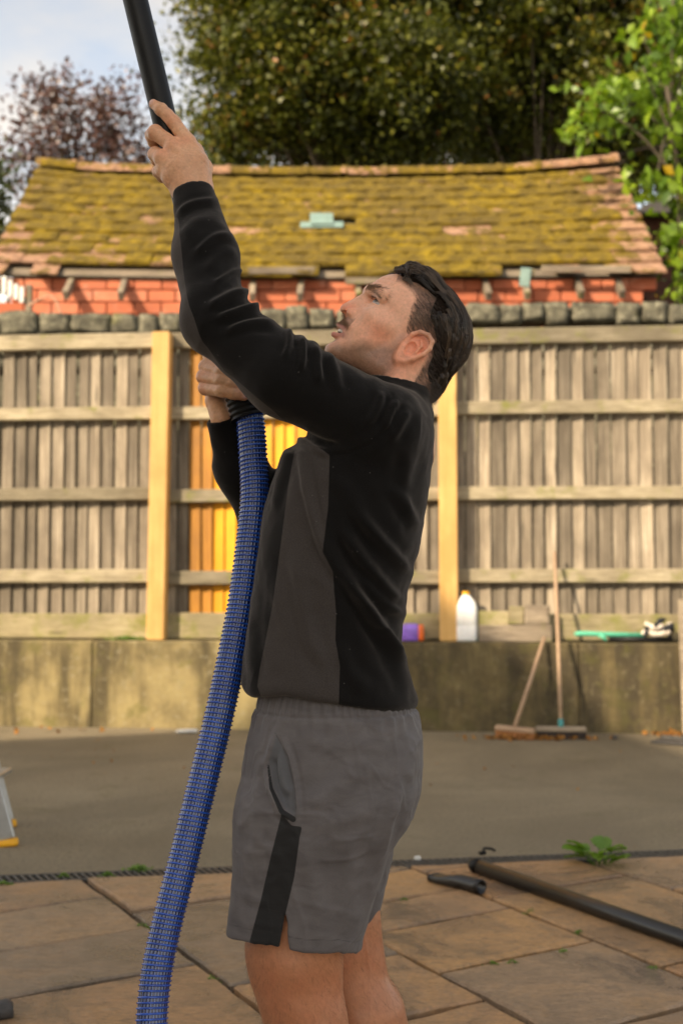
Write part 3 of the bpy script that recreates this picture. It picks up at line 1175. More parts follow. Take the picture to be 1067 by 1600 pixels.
# ------------------------------------------------------------------ brick building at the right, in shade behind the leaves
bb = empty('brick_outbuilding', (6.75, 18.2, WALL_Z), 0, 'dark brick building half hidden by leaves right of the barn', 'building')
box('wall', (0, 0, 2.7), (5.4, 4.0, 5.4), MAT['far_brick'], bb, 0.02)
me = py_mesh('roof', [(-2.9, -2.3, 5.35), (2.9, -2.3, 5.35), (2.9, 2.3, 5.35), (-2.9, 2.3, 5.35), (-1.9, 0, 6.3), (2.9, 0, 6.3)], [(0, 1, 5, 4), (2, 3, 4, 5), (0, 4, 3), (1, 2, 5), (3, 2, 1, 0)])
link('roof', me, bb, MAT['roof_slate'])


# ------------------------------------------------------------------ trees
def leaves_mesh(name, C, size, tint, mat, droop=0.0, wide=0.62, seed=0):
    """one folded leaf of four triangles at each centre"""
    rr = np.random.default_rng(seed)
    n = len(C)
    ax = rr.normal(size=(n, 3))
    ax[:, 2] -= droop
    ax /= np.linalg.norm(ax, axis=1)[:, None]
    nn = rr.normal(size=(n, 3)) + np.array([0, -0.25, 0.9])
    nn -= ax * (nn * ax).sum(1)[:, None]
    nn /= np.linalg.norm(nn, axis=1)[:, None] + 1e-9
    sd = np.cross(ax, nn)
    sz = (size * rr.uniform(0.6, 1.25, n))[:, None]
    fold = rr.uniform(0.05, 0.35, n)[:, None]
    V = np.stack([C - ax * sz * 0.5, C - ax * sz * 0.05 + sd * sz * wide / 2 + nn * sz * fold * 0.4, C + ax * sz * 0.5 - nn * sz * 0.08,
                  C - ax * sz * 0.05 - sd * sz * wide / 2 + nn * sz * fold * 0.4, C + nn * sz * 0.02], 1).reshape(-1, 3)
    b = np.arange(n)[:, None] * 5
    Fc = np.concatenate([b + np.array([[0, 4, 1]]), b + np.array([[1, 4, 2]]), b + np.array([[2, 4, 3]]), b + np.array([[3, 4, 0]])])
    me = np_mesh(name, V, Fc, True)
    attr(me, 'tint', np.repeat(tint, 5))
    me.materials.append(mat)
    return me


def limb_mesh(name, paths, mat):
    Vs, Fs, k = [], [], 0
    for path, r0, r1 in paths:
        V, F_ = sweep(path, np.linspace(r0, r1, len(path)), 7)
        Vs.append(V)
        Fs += [tuple(i + k for i in f) for f in F_]
        k += len(V)
    return py_mesh(name, np.concatenate(Vs), Fs, True)


def tree(name, label, base, height, centres, radii, n_clump, per, size, mat, seed, clump_r=0.45, droop=0.3, trunk_r=0.22, group=None, dark_core=0.25, cat='tree', squash=0.8, lean=(0, 0)):
    """centres/radii: ellipsoids that make up the crown; clumps of leaves fill them"""
    rr = np.random.default_rng(seed)
    root = empty(name, tuple(base), 0, label, cat, group)
    base = np.array(base, float)
    centres, radii = np.array(centres, float), np.array(radii, float)
    vol = radii.prod(1)
    pick = rr.choice(len(centres), n_clump, p=vol / vol.sum())
    d = rr.normal(size=(n_clump, 3))
    d /= np.linalg.norm(d, axis=1)[:, None]
    rad = rr.uniform(0.25, 1.0, n_clump) ** 0.45
    K = centres[pick] + d * rad[:, None] * radii[pick]
    leaf_k = np.repeat(np.arange(n_clump), per)
    cr_ = clump_r * rr.uniform(0.6, 1.3, n_clump)
    C = K[leaf_k] + rr.normal(size=(len(leaf_k), 3)) * cr_[leaf_k][:, None] * np.array([0.55, 0.55, 0.55 * squash])
    tint = np.clip(rr.normal(0.42, 0.17, len(C)) + rr.normal(0, 0.17, n_clump)[leaf_k], 0, 1)
    cr_me = leaves_mesh('crown', C - base, size, tint, mat, droop, seed=seed)
    # limbs reach from the trunk to a share of the clumps
    top = centres.mean(0)
    tp = spline([base, base + (top - base) * np.array([.2, .2, .45]) + rr.normal(0, .1, 3), base + (top - base) * np.array([.7, .7, 0.8]), top + np.array([0, 0, radii[:, 2].max() * 0.5])], 14)
    paths = [(tp - base, trunk_r, trunk_r * 0.2)]
    for j in rr.choice(n_clump, min(n_clump, 46), replace=False):
        i0 = rr.integers(5, 13)
        a, b = tp[i0], K[j]
        mid_ = (a + b) / 2 + np.array([0, 0, 0.12 * np.linalg.norm(b - a)])
        paths.append((spline([a, mid_, b], 6) - base, trunk_r * 0.28 * (1 - i0 / 18), 0.012))
    link('trunk', limb_mesh('trunk', paths, MAT['bark']), root, MAT['bark'])
    link('crown', cr_me, root)
    return root


def cw(px, py, Y):
    return at(px, py, Y)


def pr(r, Y):
    return r * Y / F_PX


gz = WALL_Z
tree('broadleaf_tree', 'tall dark green tree with russet flecks rising behind the middle of the barn roof', (at(560, 300, 20)[0], 20.5, gz), 12,
     [cw(400, 60, 19.5), cw(560, 40, 20), cw(480, 150, 19.5), cw(640, 130, 19.5), cw(350, 150, 19.8), cw(560, 230, 20.5), cw(420, 215, 20.3), cw(480, -90, 20), cw(650, -60, 20), cw(320, -40, 20)],
     [(pr(110, 20), 1.6, pr(90, 20)), (pr(130, 20), 1.7, pr(100, 20)), (pr(100, 20), 1.3, pr(70, 20)), (pr(110, 20), 1.4, pr(90, 20)), (pr(65, 20), 1.2, pr(75, 20)), (pr(130, 20), 1.2, pr(60, 20)), (pr(90, 20), 1.1, pr(55, 20)), (pr(150, 20), 1.8, pr(90, 20)), (pr(140, 20), 1.8, pr(90, 20)), (pr(80, 20), 1.2, pr(70, 20))],
     430, 200, 0.115, MAT['leaf_dark'], 11, 0.5)
tree('broadleaf_tree', 'dark shaded tree with a pale trunk behind the barn gable beside the bright leaves', (at(803, 260, 21)[0], 21.5, gz), 12,
     [cw(760, 100, 21), cw(880, 60, 21), cw(820, 190, 21.5), cw(960, 150, 21), cw(1010, 20, 21), cw(720, 200, 21.5), cw(1060, 220, 21.5), cw(820, -80, 21), cw(980, -100, 21), cw(930, 250, 22)],
     [(pr(110, 21), 1.6, pr(100, 21)), (pr(120, 21), 1.6, pr(100, 21)), (pr(100, 21), 1.2, pr(80, 21)), (pr(110, 21), 1.5, pr(100, 21)), (pr(130, 21), 1.6, pr(110, 21)), (pr(90, 21), 1.2, pr(60, 21)), (pr(100, 21), 1.2, pr(90, 21)), (pr(150, 21), 1.7, pr(100, 21)), (pr(150, 21), 1.7, pr(100, 21)), (pr(110, 21), 1.2, pr(80, 21))],
     400, 190, 0.115, MAT['leaf_dark'], 12, 0.5)
tree('broadleaf_tree', 'mid green tree glimpsed low behind the ridge of the barn', (at(640, 260, 26)[0], 26, gz), 10,
     [cw(380, 230, 26), cw(560, 200, 26), cw(740, 220, 26), cw(900, 200, 26), cw(660, 100, 26), cw(820, 90, 26), cw(1030, 160, 26), cw(990, 40, 26)],
     [(pr(80, 26), 1.4, pr(60, 26)), (pr(120, 26), 1.4, pr(90, 26)), (pr(120, 26), 1.4, pr(80, 26)), (pr(130, 26), 1.4, pr(100, 26)), (pr(150, 26), 1.4, pr(100, 26)), (pr(150, 26), 1.4, pr(110, 26)), (pr(110, 26), 1.4, pr(130, 26)), (pr(130, 26), 1.4, pr(90, 26))],
     480, 90, 0.17, MAT['leaf_mid'], 13, 0.75)
tree('copper_tree', 'thin purple leaved tree against the sky left of the dark trees', (at(135, 290, 24)[0], 24, gz), 8,
     [cw(130, 190, 24), cw(70, 200, 24), cw(190, 190, 24), cw(135, 260, 24), cw(40, 250, 24), cw(210, 260, 24), cw(60, 150, 24)],
     [(pr(60, 24), 1.0, pr(80, 24)), (pr(48, 24), 0.8, pr(65, 24)), (pr(45, 24), 0.8, pr(70, 24)), (pr(110, 24), 1.0, pr(45, 24)), (pr(50, 24), 0.9, pr(60, 24)), (pr(50, 24), 0.8, pr(45, 24)), (pr(40, 24), 0.7, pr(45, 24))],
     150, 34, 0.13, MAT['leaf_copper'], 14, 0.42, trunk_r=0.13)
tree('sycamore', 'bright green tree with large sunlit leaves hanging over the barn gable', (at(1180, 600, 14.2)[0], 14.4, gz), 7,
     [cw(1000, 130, 14.3), cw(1050, 90, 14.3), cw(950, 170, 14.2), cw(1040, 190, 14.1), cw(910, 205, 14.2), cw(1075, 25, 14.4), cw(1045, 290, 13.9), cw(1060, 400, 13.8), cw(1130, 250, 14.2), cw(1025, 345, 13.7), cw(1150, 80, 14.4), cw(1040, 275, 13.8), cw(1052, 385, 13.7)],
     [(pr(60, 14), .6, pr(38, 14)), (pr(65, 14), .6, pr(48, 14)), (pr(45, 14), .4, pr(24, 14)), (pr(50, 14), .5, pr(30, 14)), (pr(32, 14), .3, pr(16, 14)), (pr(55, 14), .6, pr(40, 14)), (pr(45, 14), .35, pr(28, 14)), (pr(35, 14), .3, pr(30, 14)), (pr(70, 14), .5, pr(190, 14)), (pr(30, 14), .25, pr(14, 14)), (pr(80, 14), .6, pr(90, 14)), (pr(34, 14), .25, pr(16, 14)), (pr(30, 14), .25, pr(34, 14))],
     260, 13, 0.18, MAT['leaf_bright'], 15, 0.3, droop=0.7, trunk_r=0.12)
tree('shrub', 'low green shrub beside the left end of the barn', (at(-40, 380, 16)[0], 16, gz), 5,
     [cw(-30, 330, 16), cw(-20, 390, 16), cw(-60, 280, 16)], [(pr(36, 16), .5, pr(50, 16)), (pr(30, 16), .5, pr(60, 16)), (pr(50, 16), .6, pr(60, 16))],
     60, 60, 0.1, MAT['leaf_mid'], 16, 0.35, trunk_r=0.07, cat='shrub')
tree('shrub', 'sprig of yellow green leaves on top of the stone wall by the barn gable', (at(1052, 500, 11.6)[0], 11.7, gz), 2,
     [cw(1050, 465, 11.6), cw(1085, 455, 11.6)], [(pr(26, 11.6), .15, pr(9, 11.6)), (pr(40, 11.6), .2, pr(26, 11.6))], 16, 12, 0.09, MAT['leaf_bright'], 17, 0.14, trunk_r=0.03, cat='shrub')

# ------------------------------------------------------------------ house behind the camera: its shade lies over the yard
hs = empty('house', (-10.5, 0.2, 0), R(-3), 'rendered two storey house behind the photographer that shades the yard', 'house')
box('wall', (0, -3.6, 3.2), (15, 7.2, 6.4), MAT['render_wall'], hs, 0.02)  # unseen walls, kept white to bounce light into the shaded yard
V = [(-7.8, 0.45, 6.3), (7.8, 0.45, 6.3), (7.8, -7.65, 6.3), (-7.8, -7.65, 6.3), (-7.8, -3.6, 10.45), (7.8, -3.6, 10.45)]
link('roof', py_mesh('roof', V, [(1, 0, 4, 5), (3, 2, 5, 4), (0, 3, 4), (2, 1, 5), (0, 1, 2, 3)]), hs, MAT['roof_slate'])
V = [(-4.8, -2.9, 10.0), (1.6, -2.9, 10.0), (1.6, -4.3, 10.0), (-4.8, -4.3, 10.0), (-1.6, -2.9, 12.4), (-1.6, -4.3, 12.4)]  # unseen gable, added so that shade climbs the right of the wall
link('added_shade_gable', py_mesh('added_shade_gable', V, [(1, 0, 4), (0, 3, 5, 4), (2, 1, 4, 5), (3, 2, 5), (0, 1, 2, 3)]), hs, MAT['roof_slate'])
for x in (-6, -3.9, 1.8, 3.9, 6):
    for z in (1.5, 4.3):
        wn = box('window', (x, 0.03, z), (1.1, 0.1, 1.2), MAT['white_paint'], hs, 0.01)
        box('pane', (0, 0.05, 0), (0.95, 0.02, 1.05), MAT['satin_black'], wn, 0.003)

# ------------------------------------------------------------------ drain channel and paving
dA, dB = G(0, 1388)[:2], G(1067, 1346)[:2]
dD = (dB - dA) / np.linalg.norm(dB - dA)
dN = np.array([-dD[1], dD[0]])            # away from the camera
d0 = dA - dD * 5.0
DL = np.linalg.norm(dB - dA) + 10.0
DW = 0.125
dr = empty('drain_channel', (*d0, 0), math.atan2(dD[1], dD[0]), 'dark slotted drainage channel between the tarmac and the paving', 'drain')
box('channel_bed', (DL / 2, DW / 2, 0.003), (DL, DW, 0.01), MAT['joint'], dr, 0.0)
box('edge_rail', (DL / 2, 0.007, 0.012), (DL, 0.014, 0.024), MAT['dark_metal'], dr, 0.003)
box('edge_rail', (DL / 2, DW - 0.007, 0.012), (DL, 0.014, 0.024), MAT['dark_metal'], dr, 0.003)
bar_me = box_mesh('grate_bar', (0.012, DW - 0.03, 0.014), 0.002)
for k in range(int(DL / 0.03)):
    u = 0.02 + k * 0.03
    if not (3.2 < u < DL - 3.2):
        continue
    ob = link('grate_bar', bar_me, dr, MAT['dark_metal'])
    ob.location = (u, DW / 2, 0.0165)
    ob.rotation_euler = (0, 0, 0.35)

TH = R(31)
e1 = np.array([math.cos(TH), math.sin(TH)])
e2 = np.array([math.sin(TH), -math.cos(TH)])
A0 = G(142, 1390)[:2]


def ab(a, b):
    return A0 + e1 * (a - 0.045 * b) + e2 * b


pat = empty('patio', (*A0, 0), 0)
tag(pat, 'wet riven sandstone paving laid in random courses', 'patio', kind='structure')
far = d0 + dD * (DL + 2)
pb = [d0 - dD * 2 - dN * 0.001, far - dN * 0.001, (9, -4.2), (-9, -4.2)]
me = py_mesh('joint_bed', [(p[0] - A0[0], p[1] - A0[1], 0.005) for p in pb], [(3, 2, 1, 0)])
link('joint_bed', me, pat, MAT['joint'])
cols = {(-0.78, 0.0): [-1.2, -.75, -0.3, 0.23, 0.70, 1.15, 1.75, 2.2, 2.8, 3.4, 4.0, 4.6, 5.2],
        (0.0, 0.61): [-1, -.5, 0.475, 1.39, 1.86, 2.46, 2.9, 3.5, 4.1, 4.7, 5.3],
        (0.61, 1.25): [-.6, 0.1, 0.47, 0.83, 1.145, 1.6, 2.2, 2.66, 3.2, 3.8, 4.4, 5.0],
        (1.25, 1.95): [-.2, .55, 1.0, 1.91, 2.36, 2.96, 3.5, 4.1, 4.7],
        (1.95, 2.55): [0.2, 0.75, 1.25, 1.7, 2.3, 2.9, 3.5, 4.1],
        (-1.4, -0.78): [-1.4, -0.8, -.1, .5, 1.1, 1.55, 2.0, 2.6, 3.2, 3.8, 4.4],
        (-2.0, -1.4): [-1.6, -1.1, -.5, 0.0, .6, 1.2, 1.8, 2.4, 3.0, 3.6, 4.2],
        (2.55, 3.2): [.4, 1.0, 1.45, 2.05, 2.6, 3.2, 3.8], (3.2, 3.8): [.7, 1.3, 1.9, 2.4, 3.0, 3.6], (3.8, 4.4): [1.0, 1.6, 2.2, 2.8],
        (-2.6, -2.0): [-1.8, -1.2, -.6, 0, .6, 1.2, 1.8, 2.4, 3.0], (-3.2, -2.6): [-2, -1.4, -.8, -.2, .4, 1.0, 1.6, 2.2]}


def clip_half(poly, p0, n, keep):
    out = []
    for i in range(len(poly)):
        a, b = np.array(poly[i]), np.array(poly[(i + 1) % len(poly)])
        da, db = (a - p0) @ n - keep, (b - p0) @ n - keep
        if da <= 0:
            out.append(a)
        if da * db < 0:
            out.append(a + (b - a) * da / (da - db))
    return out


def slab(poly, seed):
    rr = random.Random(seed)
    c = sum(poly) / len(poly)
    ring = []
    for i in range(len(poly)):
        a, b = poly[i], poly[(i + 1) % len(poly)]
        L_ = np.linalg.norm(b - a)
        k = max(1, int(L_ / 0.07))
        nrm = np.array([(b - a)[1], -(b - a)[0]]) / (L_ + 1e-9)
        ph = rr.uniform(0, 9)
        for j in range(k):
            t_ = j / k
            wv = 0.003 * math.sin(ph + t_ * L_ * 9) + 0.002 * math.sin(ph * 2 + t_ * L_ * 31) + rr.uniform(-0.0015, 0.0015)
            ring.append(a + (b - a) * t_ + nrm * (wv if j else 0))
    ring = [p + (c - p) / np.linalg.norm(c - p) * 0.0125 for p in ring]
    n = len(ring)
    zt = 0.028 + rr.uniform(-0.003, 0.003)
    tx, ty = rr.uniform(-0.006, 0.006), rr.uniform(-0.006, 0.006)

    def zz_(p, off):
        d_ = p - c
        return zt + tx * d_[0] + ty * d_[1] + off
    V = []
    for off, ins in ((-0.024, 0.0), (-0.006, 0.0), (0.0, 0.007)):
        for p in ring:
            pp = p + (c - p) / np.linalg.norm(c - p) * (ins + (rr.uniform(0, 0.003) if ins else 0))
            V.append((pp[0] - c[0], pp[1] - c[1], zz_(pp, off)))
    V.append((0, 0, zz_(c, 0.001)))
    Fs = []
    for l_ in range(2):
        for j in range(n):
            a, b = l_ * n + j, l_ * n + (j + 1) % n
            Fs.append((a, b, b + n, a + n))
    for j in range(n):
        Fs.append((2 * n + j, 2 * n + (j + 1) % n, 3 * n))
    me = py_mesh('slab', V, Fs)
    ob = link('slab', me, pat, MAT['slab'])
    ob.location = (c[0] - A0[0], c[1] - A0[1], 0)


k = 0
for (a0, a1), bs in cols.items():
    for b0, b1 in zip(bs[:-1], bs[1:]):
        poly = [ab(a0, b0), ab(a0, b1), ab(a1, b1), ab(a1, b0)]
        poly = clip_half(poly, d0, dN, -0.004)
        if len(poly) < 3:
            continue
        ar = 0.5 * abs(sum(poly[i][0] * poly[(i + 1) % len(poly)][1] - poly[(i + 1) % len(poly)][0] * poly[i][1] for i in range(len(poly))))
        if ar < 0.012 or min(p[1] for p in poly) < -3.4:
            continue
        k += 1
        slab(poly, 100 + k)

# ================================================================== PERSON
t = NT('skin')
v = t.pos()
base = t.attr('Col', 'Color')
fine = t.noise(v, 420, 4, 0.6)
blot = t.noise(v, 28, 5, 0.6)
col = t.mix(t.math('MULTIPLY', t.ramp(blot, [(0.4, 0.0), (0.7, 1.0)]), 0.22), base, t.mix(1.0, base, (1.1, 0.78, 0.7), 'MULTIPLY'))
col = t.mix(t.math('MULTIPLY', t.ramp(fine, [(0.35, 1.0), (0.55, 0.0)]), 0.18), col, t.mix(1.0, base, (0.62, 0.5, 0.45), 'MULTIPLY'))
stub = t.noise(t.pos((1, 1, 1)), 1500, 2, 0.5)
col = t.mix(t.math('MULTIPLY', t.ramp(stub, [(0.42, 1.0), (0.56, 0.42)]), t.attr('stubble')), col, (0.06, 0.036, 0.024))
t.bump(t.math('ADD', fine, t.math('MULTIPLY', blot, 0.5)), 0.22, 0.0015)
MAT['skin'] = t.out(col, t.ramp(blot, [(0.3, 0.34), (0.7, 0.5)]), Subsurface_Weight=0.12, Subsurface_Radius=(0.01, 0.004, 0.002), Subsurface_Scale=0.6, Specular_IOR_Level=0.4)

t = NT('fleece')
v = t.pos()
fz = t.noise(v, 650, 3, 0.7)
wv = t.noise(t.pos((1, 1, 3)), 60, 5, 0.6)
pm = t.ramp(t.attr('panel'), [(0.485, 0.0), (0.515, 1.0)])
blackc = t.ramp(fz, [(0.3, (0.0038, 0.0034, 0.0032)), (0.7, (0.0095, 0.0086, 0.0081))])
greyc = t.ramp(fz, [(0.3, (0.034, 0.0285, 0.026)), (0.7, (0.066, 0.056, 0.0515))])
col = t.mix(pm, blackc, greyc)
seam = t.ramp(t.attr('seam'), [(0.0, 0.7), (0.5, 0.0)])
col = t.mix(seam, col, (0.003, 0.003, 0.003))
lint = t.voro(v, 42)
col = t.mix(t.ramp(lint.outputs['Distance'], [(0.028, 0.5), (0.05, 0.0)]), col, (0.2, 0.19, 0.18))
t.bump(t.math('ADD', fz, t.math('MULTIPLY', wv, 0.8)), 0.35, 0.0022)
MAT['fleece'] = t.out(col, 0.95, Sheen_Weight=0.25, Sheen_Roughness=0.4, Specular_IOR_Level=0.15)
MAT['fleece'].node_tree.nodes['Principled BSDF'].inputs['Sheen Tint'].default_value = (0.75, 0.66, 0.6, 1)

t = NT('shorts_cloth')
v = t.pos()
wv = t.noise(t.pos((1, 1, 2.2)), 22, 6, 0.6, 0.5)
fz = t.noise(v, 1200, 2, 0.6)
pm = t.ramp(t.attr('panel'), [(0.485, 0.0), (0.515, 1.0)])
gc = t.ramp(wv, [(0.3, (0.088, 0.077, 0.077)), (0.7, (0.122, 0.108, 0.107))])
gc = t.mix(t.math('MULTIPLY', t.attr('lining'), 1.0), gc, (0.085, 0.085, 0.09))
col = t.mix(pm, gc, (0.008, 0.0075, 0.0075))
col = t.mix(t.ramp(t.attr('seam'), [(0.0, 0.65), (0.5, 0.0)]), col, (0.02, 0.017, 0.017))
t.bump(t.math('ADD', t.math('MULTIPLY', fz, 0.15), wv), 0.35, 0.004)
MAT['shorts'] = t.out(col, 0.72, Sheen_Weight=0.1, Specular_IOR_Level=0.35)

t = NT('hair')
col = t.ramp(t.attr('tint'), [(0.0, (0.01, 0.0063, 0.0045)), (0.5, (0.042, 0.027, 0.017)), (1.0, (0.13, 0.085, 0.055))])
MAT['hair'] = t.out(col, 0.3, Specular_IOR_Level=0.6)
t = NT('hair_root')
MAT['hair_root'] = t.out((0.012, 0.0078, 0.0055), 0.9, Specular_IOR_Level=0.05)
t = NT('facial_hair')
col = t.ramp(t.noise(t.pos(), 300, 2), [(0.3, (0.19, 0.105, 0.058)), (0.7, (0.36, 0.21, 0.12))])
MAT['facial_hair'] = t.out(col, 0.5)
t = NT('body_hair')
MAT['body_hair'] = t.out((0.075, 0.038, 0.02), 0.5)
t = NT('eye')
d = t.attr('gaze')
col = t.ramp(d, [(0.0, (0.01, 0.008, 0.007)), (0.22, (0.012, 0.009, 0.008)), (0.25, (0.1, 0.075, 0.05)), (0.46, (0.07, 0.055, 0.045)), (0.52, (0.42, 0.36, 0.33))])
MAT['eye'] = t.out(col, 0.12, Coat_Weight=0.2)
MAT['teeth'] = plain('teeth', (0.75, 0.68, 0.58), 0.25, 0.06)

# ---- head frame: F forward, U up, S towards the camera (his left side); units are photo pixels
TILT = R(34)
F0 = np.array([-math.cos(TILT), 0, math.sin(TILT)])
U0 = np.array([math.sin(TILT), 0, math.cos(TILT)])
S0 = np.array([0, -1.0, 0])
YAW = R(14)
FH = F0 * math.cos(YAW) + S0 * math.sin(YAW)
SH = S0 * math.cos(YAW) - F0 * math.sin(YAW)
UH = U0
HB = np.stack([FH, UH, SH], 1)
HD = M(572, 455) - 0 * UH


def to_head(P):
    return (P - HD) @ HB / Q


def from_head(L):
    return HD + (np.atleast_2d(L) * Q) @ HB.T


def loc(px, py, s):
    """head coordinates (f, u) of the photo pixel at side offset s pixels"""
    L = to_head(M(px, py, -s * Q)[None])[0]
    return L[0], L[1]


def rotm(ax, ang):
    return np.array(Matrix.Rotation(ang, 3, ax))


def head_field(P):
    L = to_head(P)
    A = L.copy()
    A[:, 2] = np.abs(A[:, 2])        # the two sides mirror
    k = smin
    tilt = rotm('Z', R(6))
    d = ell(L, (-91, 3, 0), (91, 66, 61), tilt)
    d = k(d, ell(A, (-100, 0, 20), (72, 58, 43)), 14)
    d = k(d, rc(A, (-5, 3, 6), (-21, 5, 40), 8.5, 7.5), 12)                    # brow ridge
    d = k(d, ell(L, (-46, -46, 0), (46, 54, 45)), 16)                          # mid face
    d = k(d, ell(A, (-36, -32, 36), (22, 13, 14)), 16)                         # cheek bone
    d = k(d, rc(A, (-50, -34, 42), (-90, -36, 46), 11, 8), 20)
    d = k(d, ell(A, (-58, -66, 33), (40, 38, 16)), 20)                         # cheek
    d = k(d, ell(L, (-22, -67, 0), (27, 22, 29)), 12)                          # muzzle
    d = k(d, ell(L, (-13, -107, 0), (16, 13, 20)), 12)                         # chin
    d = k(d, rc(A, (-18, -104, 8), (-78, -90, 38), 14, 16), 12)                # jaw
    d = k(d, rc(A, (-78, -90, 40), (-84, -48, 43), 16, 12), 16)
    d = k(d, ell(L, (-52, -88, 0), (42, 26, 38)), 14)
    # eye socket, lids over the eyeball, the pad below and the fold above
    d = smax(d, -ell(A, (-6, -13, 27), (15, 10.5, 17)), 9)
    d = k(d, ell(A, EYE, (12.0, 12.0, 12.0)), 3.5)
    d = k(d, rc(A, (-11, -20.5, 18), (-24, -22, 37), 2.6, 3.2), 6)
    d = smax(d, -rc(A, (-13, -26, 16), (-22, -29, 32), 0.6, 0.6), 5)
    d = k(d, rc(A, (-7, -1.5, 14), (-24, -3.5, 42), 3.6, 4.6), 5)
    d = smax(d, -rc(A, (-11, -6.4, 20), (-27, -8.5, 40), 0.7, 0.7), 2.5)
    d = smax(d, -ell(A, (EYE[0] + 9, EYE[1] + 0.3, EYE[2] + 3.5), (13, 3.4, 11.5), rotm('Z', R(10))), 1.0)
    # crow's feet
    for a_, b_ in (((-32, -12, 43), (-46, -9, 50)), ((-32, -14, 43), (-46, -16, 50)), ((-31, -16, 42), (-42, -23, 48))):
        d = smax(d, -rc(A, a_, b_, 0.6, 0.3), 2.2)
    # nose
    n = rc(L, (-4, -7, 0), (10.8, -42, 0), 6.0, 8.6)
    n = k(n, rc(L, (-12, -14, 0), (-3, -42, 0), 8, 12), 7)
    n = k(n, ell(A, (-2.0, -43.5, 12.8), (12.0, 8.8, 7.0)), 3.2)
    d = k(d, n, 5)
    d = smax(d, -rc(A, (-14, -38, 22), (-11, -51, 21), 1.2, 1.2), 4.0)         # behind the wing of the nose
    # lips and mouth
    d = k(d, rc(A, (5.0, -68.5, 0), (-12.5, -75, 20.5), 4.6, 2.6), 4)
    d = k(d, rc(A, (2.8, -86, 0), (-12.5, -78.5, 19.5), 5.2, 2.6), 4)
    d = smax(d, -ell(L, (2, -77, 0), (17.5, 4.0, 16.5)), 1.5)
    d = smax(d, -rc(A, (-11.5, -77, 19), (-15, -77.5, 23), 1.4, 0.8), 2.5)
    d = smax(d, -ell(A, (7.5, -50, 6.3), (6.8, 4.8, 3.9)), 1.5)               # nostril
    d = smax(d, -rc(L, (9.5, -52, 0), (9, -62, 0), 1.4, 1.8), 3.5)            # philtrum
    d = smax(d, -rc(L, (4, -96, 0), (0, -97, 0), 3, 3), 8)                    # dip below the lip
    d = smax(d, -rc(A, (-11, -44, 21), (-19, -62, 27.5), 0.9, 0.9), 5)         # fold beside the mouth
    d = smax(d, -rc(A, (-19, -62, 27.5), (-22, -76, 29), 0.9, 0.4), 5)
    # ear
    e = ell(A, (-101, -42, 68), (17, 27, 5.5), EAR_ROT)
    for a, b in zip(HELIX[:-1], HELIX[1:]):
        e = k(e, rc(A, a, b, 3.7, 3.7), 2.0)
    for a, b in zip(ANTI[:-1], ANTI[1:]):
        e = k(e, rc(A, a, b, 2.5, 2.5), 2.5)
    e = k(e, ell(A, (-92, -64, 64), (8.5, 9, 5.5)), 4)
    e = k(e, ell(A, (-86, -48, 62), (4, 6, 5)), 3)
    e = smax(e, -ell(A, (-96, -46, 73), (7.5, 11.5, 9)), 2.5)
    e = smax(e, -rc(A, (-101, -23, 76), (-114, -31, 80), 2.4, 2.4), 2)
    e = smax(e, -rc(A, (-114, -31, 80), (-110, -46, 78), 2.4, 1.6), 2)
    d = smax(d, -rc(A, (-80.5, -50, 58), (-84, -66, 58), 1.3, 1.6), 2.0)
    d = smin(d, e, 2.2)
    d = smax(d, -ell(A, (-97, -46, 73), (8.5, 12.5, 11)), 2.0)
    d = k(d, ell(A, (-86, -47, 64), (3.5, 6, 5)), 2)
    return d * Q


EYE = np.array([-24.5, -11.3, 27.5])
EAR_ROT = rotm('Z', R(22)) @ rotm('Y', R(14))
HELIX = [(-87, -38, 65), (-88, -25, 69), (-95, -16.5, 74), (-107, -14, 79), (-117, -19, 82), (-120, -30, 82), (-117, -43, 80), (-109, -56, 75), (-100, -66, 70), (-92, -69, 66)]
ANTI = [(-103, -25, 75), (-109, -34, 77), (-107, -46, 76), (-100, -56, 72), (-91, -57, 69)]
HELIX = [np.array(h, float) for h in HELIX]
ANTI = [np.array(h, float) for h in ANTI]


def chain(pts):
    """[(px, py, dy, r px)] -> list of round cones in metres"""
    out = []
    for a, b in zip(pts[:-1], pts[1:]):
        out.append((M(*a[:3]), M(*b[:3]), rm(a[3], a[2]), rm(b[3], b[2])))
    return out


NEAR_PALM = [
    chain([(304, 330, -.06, 20), (304, 302, -.05, 22)]), chain([(313, 330, -.06, 17), (313, 300, -.05, 19)]), chain([(296, 330, -.06, 17), (292, 302, -.049, 19)]),
    chain([(313, 300, -.05, 19), (308, 255, -.05, 18), (294, 223, -.044, 13.5)]), chain([(304, 300, -.052, 20), (291, 255, -.056, 18), (272, 228, -.052, 13.5)]),
    chain([(296, 301, -.052, 19), (277, 265, -.056, 17), (254, 247, -.05, 13)]), chain([(288, 302, -.047, 17), (270, 278, -.048, 16), (256, 266, -.042, 12.5)]),
    chain([(316, 290, -.035, 16), (318, 262, -.01, 14), (306, 236, .03, 12)])]
NEAR_HAND = [
    chain([(294, 223, -.044, 12.8), (271, 190, -.041, 10.6), (262, 180, -.04, 9.6), (252, 171, -.038, 9.6), (240.5, 162.5, -.031, 7.6)]),
    chain([(272, 228, -.05, 12.6), (243, 207, -.036, 11.6), (238, 212, -.012, 10.6), (241, 222, .008, 9.4), (249, 228, .032, 8.6)]),
    chain([(254, 247, -.05, 12.3), (243, 241, -.03, 11), (245, 249, .004, 9.6), (258, 254, .034, 8.4)]),
    chain([(256, 266, -.042, 11.8), (249, 268, -.02, 10), (254, 276, .008, 8.8), (268, 278, .03, 7.8)]),
    chain([(306, 236, .03, 12), (284, 218, .042, 11), (268, 208, .04, 9)]),
]
